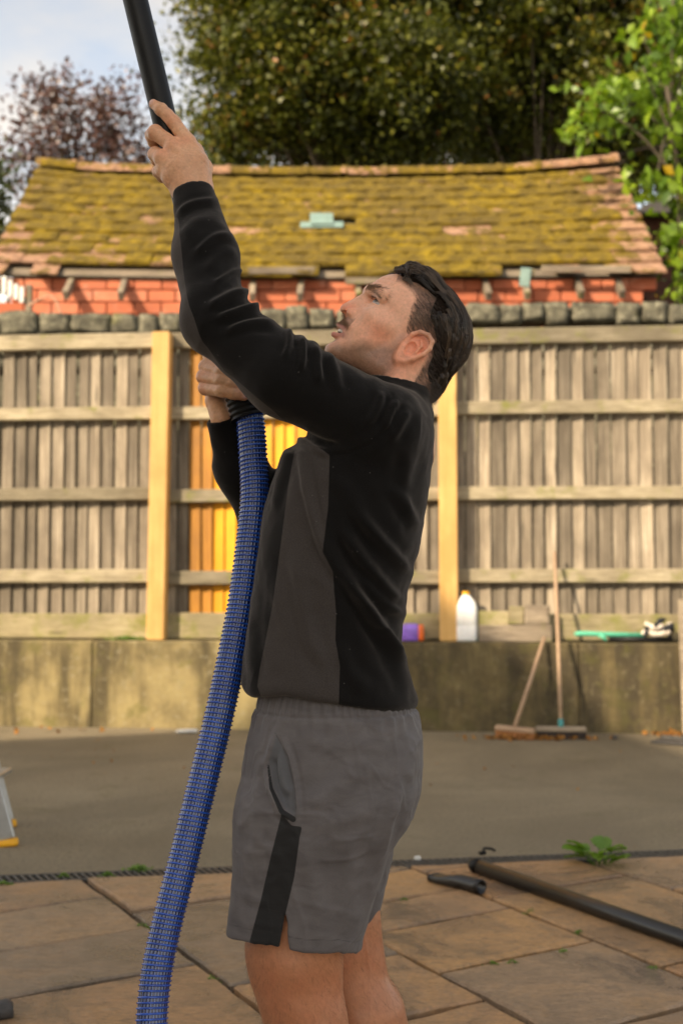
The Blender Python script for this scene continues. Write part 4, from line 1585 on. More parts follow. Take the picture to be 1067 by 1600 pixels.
FAR_HAND = [
    chain([(354, 690, .112, 15), (345, 650, .095, 16)]), chain([(358, 690, .12, 15), (352, 648, .108, 15)]),
    chain([(346, 655, .095, 17), (338, 625, .105, 17), (336, 605, .108, 13), (322, 606, .06, 11.4), (347, 610, .018, 10.4), (364, 614, .014, 9.6), (381, 617.5, .018, 8.6)]),
    chain([(348, 655, .1, 17), (338, 615, .112, 16), (334, 592, .11, 13), (319.5, 589, .06, 11.8), (346, 594, .018, 10.6), (362, 599.5, .013, 9.8), (378, 606, .018, 8.8)]),
    chain([(352, 655, .11, 17), (342, 605, .118, 16), (336, 577, .112, 13), (323, 573, .062, 11.6), (347, 581, .02, 10.4), (362, 587, .014, 9.6), (376, 594, .02, 8.6)]),
    chain([(356, 655, .115, 16), (348, 600, .122, 15), (341, 565, .112, 12.5), (329, 557, .065, 11), (350, 566, .022, 10), (366, 573, .016, 9)]),
    chain([(356, 640, .12, 15), (372, 612, .14, 13), (392, 598, .125, 11), (404, 588, .1, 9.5)]),
]
HIPD = 0.088
LEGS = [
    [(490, 1200, -0.07, 66), (470, 1380, -HIPD, 68), (459, 1492, -HIPD, 67), (465, 1552, -HIPD, 61.5), (473, 1605, -HIPD, 59), (488, 1680, -HIPD, 61), (506, 1800, -HIPD, 45), (516, 1885, -HIPD, 33)],
    [(510, 1200, 0.07, 66), (510, 1380, HIPD, 68), (521, 1480, HIPD, 68), (538, 1540, HIPD, 65), (560, 1585, HIPD, 66), (578, 1640, HIPD, 64), (605, 1740, HIPD, 46), (620, 1830, HIPD, 32)],
]
LEG_X = [  # knee cap, tendons, calf
    [chain([(412, 1478, -HIPD, 20), (420, 1520, -HIPD, 20)]), chain([(512, 1440, -HIPD - .02, 18), (514, 1530, -HIPD - .015, 14)]), chain([(500, 1590, -HIPD - .012, 36), (512, 1690, -HIPD - .005, 34)])],
    [chain([(478, 1470, HIPD, 20), (492, 1520, HIPD, 20)]), chain([(572, 1420, HIPD - .02, 16), (580, 1560, HIPD - .015, 16)]), chain([(584, 1585, HIPD - .012, 38), (602, 1690, HIPD - .005, 32)])],
]
FEET = []
for leg in LEGS:
    px, py, dy, r_ = leg[-1]
    an = M(px, py, dy)
    FEET.append((np.array([an[0] + 0.02, an[1], 0.045]), np.array([an[0] - 0.17, an[1] - 0.012 * np.sign(dy), 0.034]), an))
TORSO = [chain([(610, 700, 0, 70), (560, 800, 0, 92)]), chain([(560, 800, 0, 92), (520, 1000, 0, 88)]), chain([(520, 1000, 0, 88), (518, 1130, 0, 88)]),
         chain([(590, 680, -.14, 48), (590, 680, .14, 48)]), chain([(515, 1175, -.06, 78), (515, 1175, .06, 78)]),
         chain([(585, 668, -.16, 48), (460, 600, -.2, 42), (335, 502, -.17, 36), (318, 400, -.11, 32), (304, 325, -.058, 20)]),
         chain([(580, 668, .16, 48), (425, 810, .2, 36), (372, 730, .14, 24), (352, 675, .107, 15)])]
NECK = chain([(636, 560, 0, 42), (606, 640, 0, 41), (600, 700, 0, 46)]) + chain([(655, 560, 0, 33), (630, 640, 0, 36), (620, 700, 0, 44)])


class Grp:
    def __init__(s, prims, k, extra=None):
        s.pr, s.k, s.extra = prims, k, extra
        pts = np.array([p for c in prims for (a, b, r1, r2) in c for p in (a - max(r1, r2), a + max(r1, r2), b - max(r1, r2), b + max(r1, r2))])
        s.lo, s.hi = pts.min(0) - 0.012, pts.max(0) + 0.012

    def __call__(s, P):
        q = np.maximum(np.maximum(s.lo - P, P - s.hi), 0)
        out = np.sqrt((q * q).sum(1)) + 0.01
        m = out < 0.0101
        if m.any():
            p = P[m]
            d = None
            for c in s.pr:
                dc = None
                for a, b, r1, r2 in c:
                    e = rc(p, a, b, r1, r2)
                    dc = e if dc is None else smin(dc, e, 0.006)
                d = dc if d is None else smin(d, dc, s.k)
            out[m] = np.minimum(d, 0.05)
        return out


G_NEAR, G_PALM, G_FAR = Grp(NEAR_HAND, 0.0022), Grp(NEAR_PALM, 0.013), Grp(FAR_HAND, 0.0016)
G_LEGS = [Grp([chain(l)] + x_, 0.04) for l, x_ in zip(LEGS, LEG_X)]
G_TORSO = Grp(TORSO + [NECK], 0.03)
H_LO, H_HI = from_head([[30, 90, 90]]).ravel(), None
hc = from_head(np.array([[a, b, c] for a in (-195, 32) for b in (-128, 82) for c in (-90, 90)]))
H_LO, H_HI = hc.min(0), hc.max(0)


def head_part(P):
    q = np.maximum(np.maximum(H_LO - P, P - H_HI), 0)
    hd = np.sqrt((q * q).sum(1)) + 0.01
    m = hd < 0.0101
    if m.any():
        hd[m] = np.minimum(head_field(P[m]), 0.05)
    return smin(hd, G_TORSO(P), 0.014)


def near_part(P):
    return smin(smin(G_NEAR(P), G_PALM(P), 0.005), G_TORSO(P), 0.006)


def far_part(P):
    return smin(G_FAR(P), G_TORSO(P), 0.006)


def trunk_part(P):
    d = G_TORSO(P)
    for g_, (heel, toe, an) in zip(G_LEGS, FEET):
        e = g_(P)
        m = P[:, 2] < 0.2
        if m.any():
            p = P[m]
            ft = smin(rc(p, heel, toe, 0.043, 0.033), rc(p, heel + np.array([0, 0, .01]), an, 0.042, 0.036), 0.03)
            ft = smin(ft, rc(p, an, heel * .45 + toe * .55, 0.034, 0.034), 0.03)
            e[m] = smin(e[m], ft, 0.02)
            e[m] = smax(e[m], 0.004 - p[:, 2], 0.006)
        d = smin(d, e, 0.02)
    return d


def body_field(P):
    return smin(smin(smin(head_part(P), near_part(P), 0.004), far_part(P), 0.004), trunk_part(P), 0.004)


person = empty('person', (float(M(500, 1700)[0]), Y0, 0), 0, 'man in black fleece and grey shorts looking up and lifting a black pole', 'person')
PORG = np.array(person.location)


def person_part(name, V, Fq, mat, parent=None):
    me = np_mesh(name, V - PORG, Fq)
    me.materials.append(mat)
    return link(name, me, parent or person)


# one skin, sampled finer at the head and the hands; the samplings meet inside collar and cuffs
SEAMS = [(head_part, (M(614, 640), M(618, 560) - M(606, 680)), (-0.12, Y0 - 0.13, 1.5), (0.28, Y0 + 0.13, 1.9), 0.0016),
         (near_part, (M(306, 322, -.055), M(304, 280, -.05) - M(312, 360, -.08)), (-0.42, Y0 - 0.14, 1.88), (-0.2, Y0 + 0.1, 2.22), 0.0016),
         (far_part, (M(350, 668, .105), M(344, 630, .1) - M(362, 700, .12)), (-0.34, Y0 - 0.04, 1.48), (-0.12, Y0 + 0.2, 1.74), 0.0018)]


def unit(c):
    return c[0], c[1] / np.linalg.norm(c[1])


Vs_, Fs_, off_ = [], [], 0
for fn, c, lo_, hi_, h_ in SEAMS:
    p0_, n0_ = unit(c)
    v_, q_ = mesh_field(lambda P: np.maximum(fn(P), -(P - p0_) @ n0_), lo_, hi_, h_)
    Vs_.append(v_)
    Fs_.append(q_ + off_)
    off_ += len(v_)


def trunk_cut(P):
    d = trunk_part(P)
    for (fn, c, lo_, hi_, h_) in SEAMS:
        p0_, n0_ = unit(c)
        w = (P - p0_) @ n0_ - 0.003
        nearby = np.linalg.norm(P - p0_, axis=1) < 0.13
        d = np.where(nearby, np.maximum(d, w), d)
    return d


v_, q_ = mesh_field(trunk_cut, (-0.40, Y0 - 0.34, -0.01), (0.32, Y0 + 0.34, 2.0), 0.0036)
Vs_.append(v_)
Fs_.append(q_ + off_)
V, Fq = np.concatenate(Vs_), np.concatenate(Fs_)
Nb = vnormals(V, Fq)
Lc = to_head(V)
for uu in (15, 22, 29.5):
    wv_ = uu + 2.0 * np.sin(Lc[:, 2] * 0.09 + uu)
    V = V - Nb * (0.0011 * np.exp(-((Lc[:, 1] - wv_) / 1.5) ** 2) * np.exp(-(Lc[:, 2] / 34) ** 4) * (Lc[:, 0] > -48))[:, None]
# skin is never perfectly smooth: fine creases on hands, softer unevenness on the legs
hand_w = np.clip((V[:, 2] - 1.0) / 0.2, 0, 1) * (V[:, 0] < -0.05)
V = V + Nb * (hand_w * (0.0005 * vnoise(V, 120, 3) + 0.0003 * vnoise(V * np.array([1, 1, 3.0]), 190, 5)) + (V[:, 2] < 0.9) * 0.0012 * vnoise(V, 30, 7))[:, None]
Lh = to_head(V)
A = Lh.copy()
A[:, 2] = np.abs(A[:, 2])
in_head = (Lh[:, 0] > -200) & (Lh[:, 0] < 35) & (Lh[:, 1] > -135) & (Lh[:, 1] < 95) & (np.abs(Lh[:, 2]) < 90)


def blob(P, c, r):
    return np.exp(-(((P - np.asarray(c, float)) / np.asarray(r, float)) ** 2).sum(1))


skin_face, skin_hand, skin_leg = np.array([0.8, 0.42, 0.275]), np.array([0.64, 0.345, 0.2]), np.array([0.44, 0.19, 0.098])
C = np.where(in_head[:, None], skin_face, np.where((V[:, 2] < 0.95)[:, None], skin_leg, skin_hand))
red = 0.55 * blob(A, (-45, -52, 45), (24, 20, 22)) + 0.7 * blob(A, (10, -42, 4), (12, 12, 16)) + 0.75 * blob(A, (-102, -40, 70), (24, 32, 14)) + 0.4 * blob(A, (-95, -85, 50), (30, 25, 25))
red = np.where(in_head, red, 0)[:, None]
C = C * (1 - red) + C * np.array([1.08, 0.66, 0.58]) * red
lip = np.clip(2.4 * np.maximum(np.maximum(blob(A, (5, -68.5, 0), (9, 4.4, 12)), blob(A, (-6, -71, 13), (10, 3.6, 9))), np.maximum(blob(A, (2, -84.5, 0), (9, 5, 12)), blob(A, (-7, -80.5, 12), (10, 4, 9)))), 0, 1)
inner = np.clip(1.6 * blob(A, (-16, -77, 0), (14, 4.5, 14)), 0, 1)
lip = np.where(in_head, lip, 0)[:, None]
inner = np.where(in_head, inner, 0)[:, None]
C = C * (1 - lip * 0.85) + np.array([0.5, 0.19, 0.15]) * lip * 0.85
C = C * (1 - inner) + np.array([0.08, 0.018, 0.015]) * inner
pale = np.where(in_head, 0.35 * blob(A, (-20, -27, 30), (12, 8, 16)), 0)[:, None]
C = C * (1 - pale) + np.array([0.78, 0.55, 0.44]) * pale
bed = np.where(in_head, 0.6 * blob(A, (-8, -4, 26), (10, 7, 18)), 0)[:, None]
C = C * (1 - bed) + np.array([0.45, 0.22, 0.14]) * bed
knee = 0.35 * np.exp(-((V[:, 2] - 0.5) / 0.06) ** 2)[:, None] * (V[:, 2] < 0.9)[:, None]
C = C * (1 - knee) + C * np.array([1.0, 0.78, 0.72]) * knee
# knuckles and fingertips slightly redder
for (px, py, dy) in [(240, 206, -.036), (256, 240, -.06), (272, 224, -.06), (293, 221, -.055), (240, 162, -.03), (320, 606, .05), (318, 589, .05), (381, 617, .01), (268, 188, -.05)]:
    w_ = (0.4 * blob(V, M(px, py, dy), (0.014, 0.014, 0.014)))[:, None]
    C = C * (1 - w_) + C * np.array([1.1, 0.72, 0.66]) * w_
# nails
for (px, py, dy, r_) in [(238, 160, -.036, .005), (384, 617, .009, .0055), (381, 606, .01, .005)]:
    w_ = np.clip(1.8 * blob(V, M(px, py, dy), (r_, r_, r_)), 0, 0.8)[:, None]
    C = C * (1 - w_) + np.array([0.66, 0.42, 0.36]) * w_
# veins and blotches of the legs and hands
bl_ = vnoise(V, 22, 11)[:, None] * 0.5 + vnoise(V, 60, 12)[:, None] * 0.35
C = C * (1 + bl_ * np.where(in_head, 0.06, 0.14)[:, None] * np.array([0.8, 1.2, 1.3]))
# beard shadow
jaw = [(-2, -96), (8, -122), (-40, -140), (-95, -125), (-100, -70), (-92, -36), (-78, -30), (-70, -55), (-50, -70), (-34, -74), (-20, -90)]
sd = poly_sd(A[:, 0], A[:, 1], jaw)
st = np.clip(-sd / 16 + 0.35, 0, 1) * 0.85
st = np.maximum(st, np.clip(1.3 * np.exp(-((A[:, 1] + 59) / 6.5) ** 2) * (A[:, 0] > -26) * (A[:, 2] < 27), 0, 0.7))
st = np.maximum(st, 0.7 * blob(A, (-2, -96, 0), (12, 7, 12)))
st = np.where(in_head, st, 0) * (1 - lip[:, 0]) * (1 - np.clip(2.5 * blob(A, (-99, -48, 72), (20, 30, 10)), 0, 1))
# close cropped hair at temples and nape shades the scalp
HAIRLINE = [loc(612, 436, 30), loc(630, 438, 44), loc(648, 451, 54), loc(658, 463, 58), loc(651, 477, 60), loc(646, 498, 60), loc(643, 513, 60), loc(650, 519, 62), loc(668, 522, 62), loc(679, 533, 62), loc(678, 550, 60), loc(664, 575, 52), loc(652, 592, 45), loc(650, 615, 40), (-190, -110), (-230, 0), (-180, 120), (-40, 120), (-28, 62)]
hsd = poly_sd(A[:, 0], A[:, 1], HAIRLINE)
st = np.maximum(st, np.where(in_head & (A[:, 0] < -25), np.clip(-hsd / 10 + 0.45, 0, 1), 0) * (1 - np.clip(2 * blob(A, (-101, -42, 72), (20, 30, 9)), 0, 1)))
sb_ = (np.where(A[:, 0] > -106, st, 0) * 0.38 * (0.8 + 0.4 * vnoise(V, 260, 51)))[:, None]
C = C * (1 - sb_) + np.array([0.26, 0.145, 0.09]) * sb_
C = C * (1 + 0.09 * vnoise(V, 330, 52)[:, None] + 0.07 * vnoise(V, 170, 53)[:, None])
body = person_part('body', V, Fq, MAT['skin'])
attr_col(body.data, 'Col', C)
attr(body.data, 'stubble', st)

# ---- eyes
LASH, rr0 = [], np.random.default_rng(3)
for sgn in (1, -1):
    n1_, n2_ = 20, 14
    ph, th_ = np.meshgrid(np.arange(n1_) * 2 * math.pi / n1_, np.linspace(0.02, math.pi - 0.02, n2_), indexing='ij')
    Pn = np.stack([np.sin(th_) * np.cos(ph), np.sin(th_) * np.sin(ph), np.cos(th_)], -1).reshape(-1, 3)
    c = EYE * np.array([1, 1, sgn])
    W = from_head(c + Pn * 10.9)
    Fe = [((i % n1_) * n2_ + j, ((i + 1) % n1_) * n2_ + j, ((i + 1) % n1_) * n2_ + j + 1, (i % n1_) * n2_ + j + 1) for i in range(n1_) for j in range(n2_ - 1)]
    gz_ = np.array([0.78, 0.36, 0.5])
    gz_ = gz_ / np.linalg.norm(gz_)
    ob = person_part('eye', W, np.array(Fe), MAT['eye'])
    attr(ob.data, 'gaze', np.clip(np.arccos(np.clip(Pn @ gz_, -1, 1)), 0, 1))
    n = 46
    tt = rr0.uniform(0, 1, n)
    ln = spline([(EYE[0] + 12.5, EYE[1] + 2.6, EYE[2] - 7), (EYE[0] + 13.2, EYE[1] + 4.4, EYE[2] + 1), (EYE[0] + 9, EYE[1] + 3.4, EYE[2] + 8.5), (EYE[0] + 3.5, EYE[1] - 0.2, EYE[2] + 13)], 40)
    Lq = ln[(tt * 39).astype(int)] * np.array([1, 1, sgn])
    Dq = np.stack([np.full(n, 0.9), 0.25 + 0.1 * rr0.normal(size=n), sgn * (0.1 + 0.7 * tt)], 1)
    LASH.append((from_head(Lq), (Dq / np.linalg.norm(Dq, axis=1)[:, None]) @ HB.T))
# ---- teeth: upper row
for k in range(-4, 5):
    a = k * 0.27
    c = np.array([-15 + 15.5 * math.cos(a), -74.2, 15.5 * math.sin(a)])
    Pn, Fe = [], []
    bm = bmesh.new()
    box_bm(bm, (0, 0, 0), (3.5, 8.0, 3.9), bevel=0.9)
    Mx = Matrix.Rotation(-a, 3, 'Y')
    W = from_head(np.array([c + np.array(Mx @ v.co) for v in bm.verts]))
    for v, w in zip(bm.verts, W):
        v.co = Vector(w - PORG)
    me = bpy.data.meshes.new('tooth')
    bm.to_mesh(me)
    bm.free()
    link('tooth', me, person, MAT['teeth'])


# ---- strands
def strands(name, roots, dirs, lens, width, steps, mat, guide=None, parent=None, taper=True, sides=3):
    """roots (n,3) world, dirs (n,3) start directions; guide(P, D, i) -> new P, D"""
    n = len(roots)
    P, D = roots.copy(), dirs.copy()
    path = [P.copy()]
    for i in range(steps):
        P = P + D * (lens / steps)[:, None]
        if guide is not None:
            P, D = guide(P, D, (i + 1) / steps)
        path.append(P.copy())
    path = np.stack(path, 1)
    T = np.gradient(path, axis=1)
    T /= np.linalg.norm(T, axis=2)[..., None] + 1e-12
    ref = np.array([0.31, -0.83, 0.46])
    U_ = np.cross(T, ref)
    U_ /= np.linalg.norm(U_, axis=2)[..., None] + 1e-12
    W_ = np.cross(T, U_)
    prof_ = np.linspace(1, 0.25 if taper else 1, steps + 1)
    th_ = np.arange(sides) * 2 * math.pi / sides
    wd_ = np.broadcast_to(np.asarray(width, float), (n,))
    Vv = path[:, :, None, :] + (wd_[:, None] * prof_)[:, :, None, None] * (np.cos(th_)[None, None, :, None] * U_[:, :, None, :] + np.sin(th_)[None, None, :, None] * W_[:, :, None, :])
    base_ = (np.arange(n) * (steps + 1) * sides)[:, None, None, None]
    i_, j_ = np.meshgrid(np.arange(steps), np.arange(sides), indexing='ij')
    q = np.stack([i_ * sides + j_, i_ * sides + (j_ + 1) % sides, (i_ + 1) * sides + (j_ + 1) % sides, (i_ + 1) * sides + j_], -1)[None]
    Fc = (base_ + q).reshape(-1, 4)
    ob = person_part(name, Vv.reshape(-1, 3), Fc, mat, parent)
    attr(ob.data, 'tint', np.repeat(np.random.default_rng(n).uniform(0.15, 1, n), (steps + 1) * sides))
    return ob


for P0, D0 in LASH:
    strands('eyelashes', P0, D0, np.random.default_rng(1).uniform(4, 6.5, len(P0)) * Q, 0.00022, 3, MAT['hair'])['kind'] = 'stuff'


# ---- hair: a combed back mass, then strands lying on it
def hair_shell(L):
    A_ = L.copy()
    A_[:, 2] = np.abs(A_[:, 2])
    d_ = ell(L, (-96, 6, 0), (96, 74, 64), rotm('Z', R(6)))
    d_ = smin(d_, ell(A_, (-104, 0, 22), (80, 64, 46)), 14)
    d_ = smin(d_, ell(L, (-56, 60, 0), (34, 24, 40), rotm('Z', R(-28))), 16)        # quiff
    d_ = smin(d_, ell(L, (-140, -52, 0), (48, 60, 68), rotm('Z', R(-20))), 16)      # nape
    return d_


def hair_field(P):
    L = to_head(P)
    A_ = L.copy()
    A_[:, 2] = np.abs(A_[:, 2])
    d_ = hair_shell(L)
    # grooves that run from the brow to the nape
    ph = A_[:, 2] * 0.55 + 2.2 * np.sin(L[:, 0] * 0.03 + A_[:, 2] * 0.11) + L[:, 1] * 0.1
    hs_ = poly_sd(A_[:, 0], A_[:, 1], HAIRLINE)
    # thin at the sides of the head: pull the shell in near the hairline
    thin = np.clip((hs_ + 38) / 38, 0, 1) * np.clip((A_[:, 2] - 20) / 25, 0, 1) * np.clip((L[:, 0] + 135) / 40, 0.15, 1)
    d_ = d_ + 2.5 + (1.3 * np.sin(ph) + 0.8 * np.sin(ph * 2.3 + 1)) * (1 - thin) + 9.0 * thin
    return smax(d_, hs_ + 3.0, 10) * Q


hl = from_head(np.array([[a, b, c] for a in (-210, -10) for b in (-115, 100) for c in (-74, 74)]))
V, Fq = mesh_field(hair_field, hl.min(0), hl.max(0), 0.0028, project=0)
hair = person_part('hair', V, Fq, MAT['hair_root'])
rr = np.random.default_rng(5)
nrm = vnormals(V, Fq)
LV = to_head(V)
skin_d = body_field(V)
outer = np.nonzero((nrm * (V - from_head([[-90, 0, 0]])[0])).sum(1) > 0.03)[0]
outer = outer[LV[outer][:, 1] > -72]
LO_ = LV[outer]
outer = outer[~((poly_sd(LO_[:, 0], LO_[:, 1], HAIRLINE) > -30) & (np.abs(LO_[:, 2]) > 36))]
NG, NC, STEPS = 560, 20, 9
gp_ = rr.choice(outer, NG, replace=False)
R0 = V[gp_].astype(float)
LR = to_head(R0)
side = np.clip((np.abs(LR[:, 2]) - 30) / 28, 0, 1)
top_ = np.clip((LR[:, 1] - 20) / 40, 0, 1)
clump = rr.normal(0, 1, NG)
flow = np.stack([-np.ones(NG), -0.35 - 0.55 * side + 0.3 * top_ + 0.16 * clump, 0.25 * np.sign(LR[:, 2]) * (1 - side) + 0.16 * rr.normal(0, 1, NG)], 1)
flow /= np.linalg.norm(flow, axis=1)[:, None]
bk = np.clip((-LR[:, 0] - 120) / 50, 0, 1)[:, None]
flow = flow * (1 - bk) + np.array([-0.45, -0.9, 0]) * bk
lift0 = rr.uniform(0.2, 4.6, NG) * Q


def hfield_w(P):
    return hair_shell(to_head(P)) * Q


def hair_guide(P, D, tt):
    g_ = grad(hfield_w, P, 0.002)
    g_ /= np.linalg.norm(g_, axis=1)[:, None] + 1e-9
    dd = hfield_w(P)
    P = P - g_ * np.maximum(-3, (dd - lift0 * (1.15 - tt) + 1.5 * Q))[:, None] * 0.8
    L = to_head(P)
    want = np.stack([-np.ones(len(P)), np.where(L[:, 0] < -125, -1.6, -0.25) - 0.45 * side, 0.25 * np.sin(clump * 9)], 1) @ HB.T
    D = D * 0.76 + want / np.linalg.norm(want, axis=1)[:, None] * 0.24
    D = D - g_ * (D * g_).sum(1)[:, None]
    D /= np.linalg.norm(D, axis=1)[:, None] + 1e-9
    return P, D


hs_r = poly_sd(LR[:, 0], LR[:, 1], HAIRLINE)
near_edge = np.clip(-hs_r / 30, 0.2, 1) * (1 - 0.5 * side)
lens = rr.uniform(46, 92, NG) * Q * near_edge
P, D = R0.copy(), flow @ HB.T
gpath = [P.copy()]
for i in range(STEPS):
    P, D = hair_guide(P + D * (lens / STEPS)[:, None], D, (i + 1) / STEPS)
    gpath.append(P.copy())
gpath = np.stack(gpath, 1)
T_ = np.gradient(gpath, axis=1)
T_ /= np.linalg.norm(T_, axis=2)[..., None] + 1e-12
Ng = np.stack([grad(hfield_w, gpath[:, i], 0.002) for i in range(STEPS + 1)], 1)
Ng /= np.linalg.norm(Ng, axis=2)[..., None] + 1e-9
Bg = np.cross(T_, Ng)
tt_ = np.linspace(0, 1, STEPS + 1)
spread = (1 - 0.82 * tt_ ** 1.3)
o1 = rr.normal(0, 1, (NG, NC)) * 3.6 * Q * (1 - 0.4 * side)[:, None]
o2 = rr.normal(0, 0.5, (NG, NC)) * 1.4 * Q
wave = 0.6 * Q * np.sin(tt_[None, None, :] * 7 + rr.uniform(0, 6, (NG, NC, 1)))
paths = gpath[:, None] + Bg[:, None] * (o1[..., None] * spread + wave)[..., None] + Ng[:, None] * (o2[..., None] * spread + 0.6 * Q)[..., None]
paths = paths.reshape(NG * NC, STEPS + 1, 3)


def tubes(name, path, width, mat, parent, tint, sides=3):
    n, st_, _ = path.shape
    T = np.gradient(path, axis=1)
    T /= np.linalg.norm(T, axis=2)[..., None] + 1e-12
    U_ = np.cross(T, np.array([0.31, -0.83, 0.46]))
    U_ /= np.linalg.norm(U_, axis=2)[..., None] + 1e-12
    W_ = np.cross(T, U_)
    pf_ = np.interp(np.linspace(0, 1, st_), [0, 0.15, 0.7, 1], [0.6, 1, 0.9, 0.15])
    th_ = np.arange(sides) * 2 * math.pi / sides
    Vv = path[:, :, None, :] + (width[:, None] * pf_)[:, :, None, None] * (np.cos(th_)[None, None, :, None] * U_[:, :, None, :] + np.sin(th_)[None, None, :, None] * W_[:, :, None, :])
    i_, j_ = np.meshgrid(np.arange(st_ - 1), np.arange(sides), indexing='ij')
    q = np.stack([i_ * sides + j_, i_ * sides + (j_ + 1) % sides, (i_ + 1) * sides + (j_ + 1) % sides, (i_ + 1) * sides + j_], -1)[None]
    Fc = ((np.arange(n) * st_ * sides)[:, None, None, None] + q).reshape(-1, 4)
    ob = person_part(name, Vv.reshape(-1, 3), Fc, mat, parent)
    attr(ob.data, 'tint', np.repeat(tint, st_ * sides))
    return ob


tint_ = np.clip(np.repeat(rr.uniform(0.0, 0.95, NG), NC) + rr.normal(0, 0.15, NG * NC), 0, 1)
tubes('hair_strands', paths, rr.uniform(0.00022, 0.0005, NG * NC), MAT['hair'], hair, tint_)['kind'] = 'stuff'
fl = rr.choice(NG * NC, 170, replace=False)
fpath = paths[fl].copy()
ctr = from_head([[-95, 0, 0]])[0]
out_ = fpath - ctr
out_ /= np.linalg.norm(out_, axis=2)[..., None]
fpath += out_ * (rr.uniform(1, 7, (170, 1)) * Q * np.linspace(0, 1, STEPS + 1)[None] ** 1.4)[..., None] + rr.normal(0, 0.6 * Q, (170, 1, 3))
tubes('flyaway_hairs', fpath, np.full(170, 0.00018), MAT['hair'], hair, rr.uniform(0.3, 0.9, 170))['kind'] = 'stuff'
# loose front locks that rise and fall back over the forehead
n = 150
L0 = np.stack([rr.uniform(-44, -30, n), rr.uniform(56, 66, n), rr.uniform(-34, 36, n)], 1)
L0[:, 1] -= 0.012 * L0[:, 2] ** 2 * 0.6
P0 = from_head(L0)
cl = np.round(L0[:, 2] / 9) * 9
Dl = np.stack([rr.uniform(0.0, 0.5, n) - 0.2 * np.sin(cl), np.ones(n) * 0.8, 0.35 * np.sin(cl * 1.7)], 1)
Dl /= np.linalg.norm(Dl, axis=1)[:, None]
wantl = (np.array([-1.0, -0.35, 0.05]) @ HB.T)


def front_guide(P, D, tt):
    D = D * (0.8 - 0.25 * tt) + wantl * (0.2 + 0.3 * tt)
    return P, D / np.linalg.norm(D, axis=1)[:, None]


strands('hair_locks', P0, Dl @ HB.T, rr.uniform(34, 56, n) * Q, rr.uniform(0.0006, 0.0018, n), 10, MAT['hair'], front_guide, hair)['kind'] = 'stuff'
n = 9
L0 = np.stack([rr.uniform(-34, -28, n), rr.uniform(50, 56, n), rr.uniform(14, 34, n)], 1)
Dl = np.stack([np.ones(n), rr.uniform(-0.1, 0.4, n), rr.uniform(-.2, .4, n)], 1)
Dl /= np.linalg.norm(Dl, axis=1)[:, None]
dn = (np.array([0.2, -1, 0]) @ HB.T)
strands('stray_hairs', from_head(L0), Dl @ HB.T, rr.uniform(18, 30, n) * Q, 0.0005, 8, MAT['hair'], lambda P, D, tt: (P, (D * 0.8 + dn * 0.2) / np.linalg.norm(D * 0.8 + dn * 0.2, axis=1)[:, None]), hair)['kind'] = 'stuff'


def settle(L0, it=5):
    """move head points onto the skin"""
    P = from_head(L0)
    for _ in range(it):
        g_ = grad(head_part, P, 0.0015)
        g_ /= np.linalg.norm(g_, axis=1)[:, None] + 1e-9
        P = P - g_ * np.clip(head_part(P), -0.01, 0.01)[:, None]
    g_ = grad(head_part, P, 0.0015)
    return P, g_ / (np.linalg.norm(g_, axis=1)[:, None] + 1e-9)


# close cropped sides
n = 12000
L0 = np.stack([rr.uniform(-178, -38, n), rr.uniform(-105, 62, n), rr.choice([-1, 1], n, p=[.3, .7]) * rr.uniform(36, 64, n)], 1)
hh_ = poly_sd(L0[:, 0], L0[:, 1], HAIRLINE)
L0 = L0[(hh_ < 3) & (hh_ > -62)]
P0, g_ = settle(L0)
L0 = to_head(P0)
keep = (np.abs(L0[:, 2]) > 22) & (poly_sd(L0[:, 0], L0[:, 1], HAIRLINE) < 4)
P0, g_ = P0[keep], g_[keep]
Dl = np.array([-0.9, -0.5, 0]) @ HB.T + g_ * 0.35 + rr.normal(0, 0.12, P0.shape)
Dl /= np.linalg.norm(Dl, axis=1)[:, None]
dep = np.clip(-poly_sd(to_head(P0)[:, 0], to_head(P0)[:, 1], HAIRLINE) / 40, 0, 1)
strands('cropped_hair', P0, Dl, (rr.uniform(5, 10, len(P0)) + 12 * dep) * Q, rr.uniform(0.00018, 0.00032, len(P0)), 3, MAT['hair'], None, hair)['kind'] = 'stuff'
# brows
for sgn in (1, -1):
    n = 520
    tt = rr.uniform(0, 1, n)
    ln = spline([(4, 2, 9), (-1, 5, 18), (-11, 6.5, 29), (-25, 1.5, 44)], 40)
    L0 = ln[(tt * 39).astype(int)] + rr.normal(0, 1, (n, 3)) * np.array([1.0, 3.0, 1.0])
    L0[:, 2] *= sgn
    P0, g_ = settle(L0)
    Dl = np.stack([-0.3 - 0.3 * tt, 0.75 - 0.9 * tt, sgn * (0.5 + 0.4 * tt)], 1) @ HB.T + g_ * 0.18 + rr.normal(0, 0.12, (n, 3))
    Dl /= np.linalg.norm(Dl, axis=1)[:, None]
    strands('eyebrow', P0, Dl, rr.uniform(5, 9, n) * Q, 0.00026, 3, MAT['facial_hair'])['kind'] = 'stuff'
# moustache
n = 700
s_ = rr.uniform(-25, 25, n)
L0 = np.stack([12 - 0.03 * s_ ** 2, -59.0 - 0.013 * s_ ** 2 + rr.normal(0, 2.4, n), s_], 1)
P0, g_ = settle(L0)
Dl = np.stack([np.full(n, 0.1), -0.8 * np.ones(n), s_ / 26], 1) @ HB.T + g_ * 0.3 + rr.normal(0, 0.16, (n, 3))
Dl /= np.linalg.norm(Dl, axis=1)[:, None]
strands('moustache', P0, Dl, rr.uniform(4, 8, n) * Q, 0.0003, 3, MAT['facial_hair'])['kind'] = 'stuff'
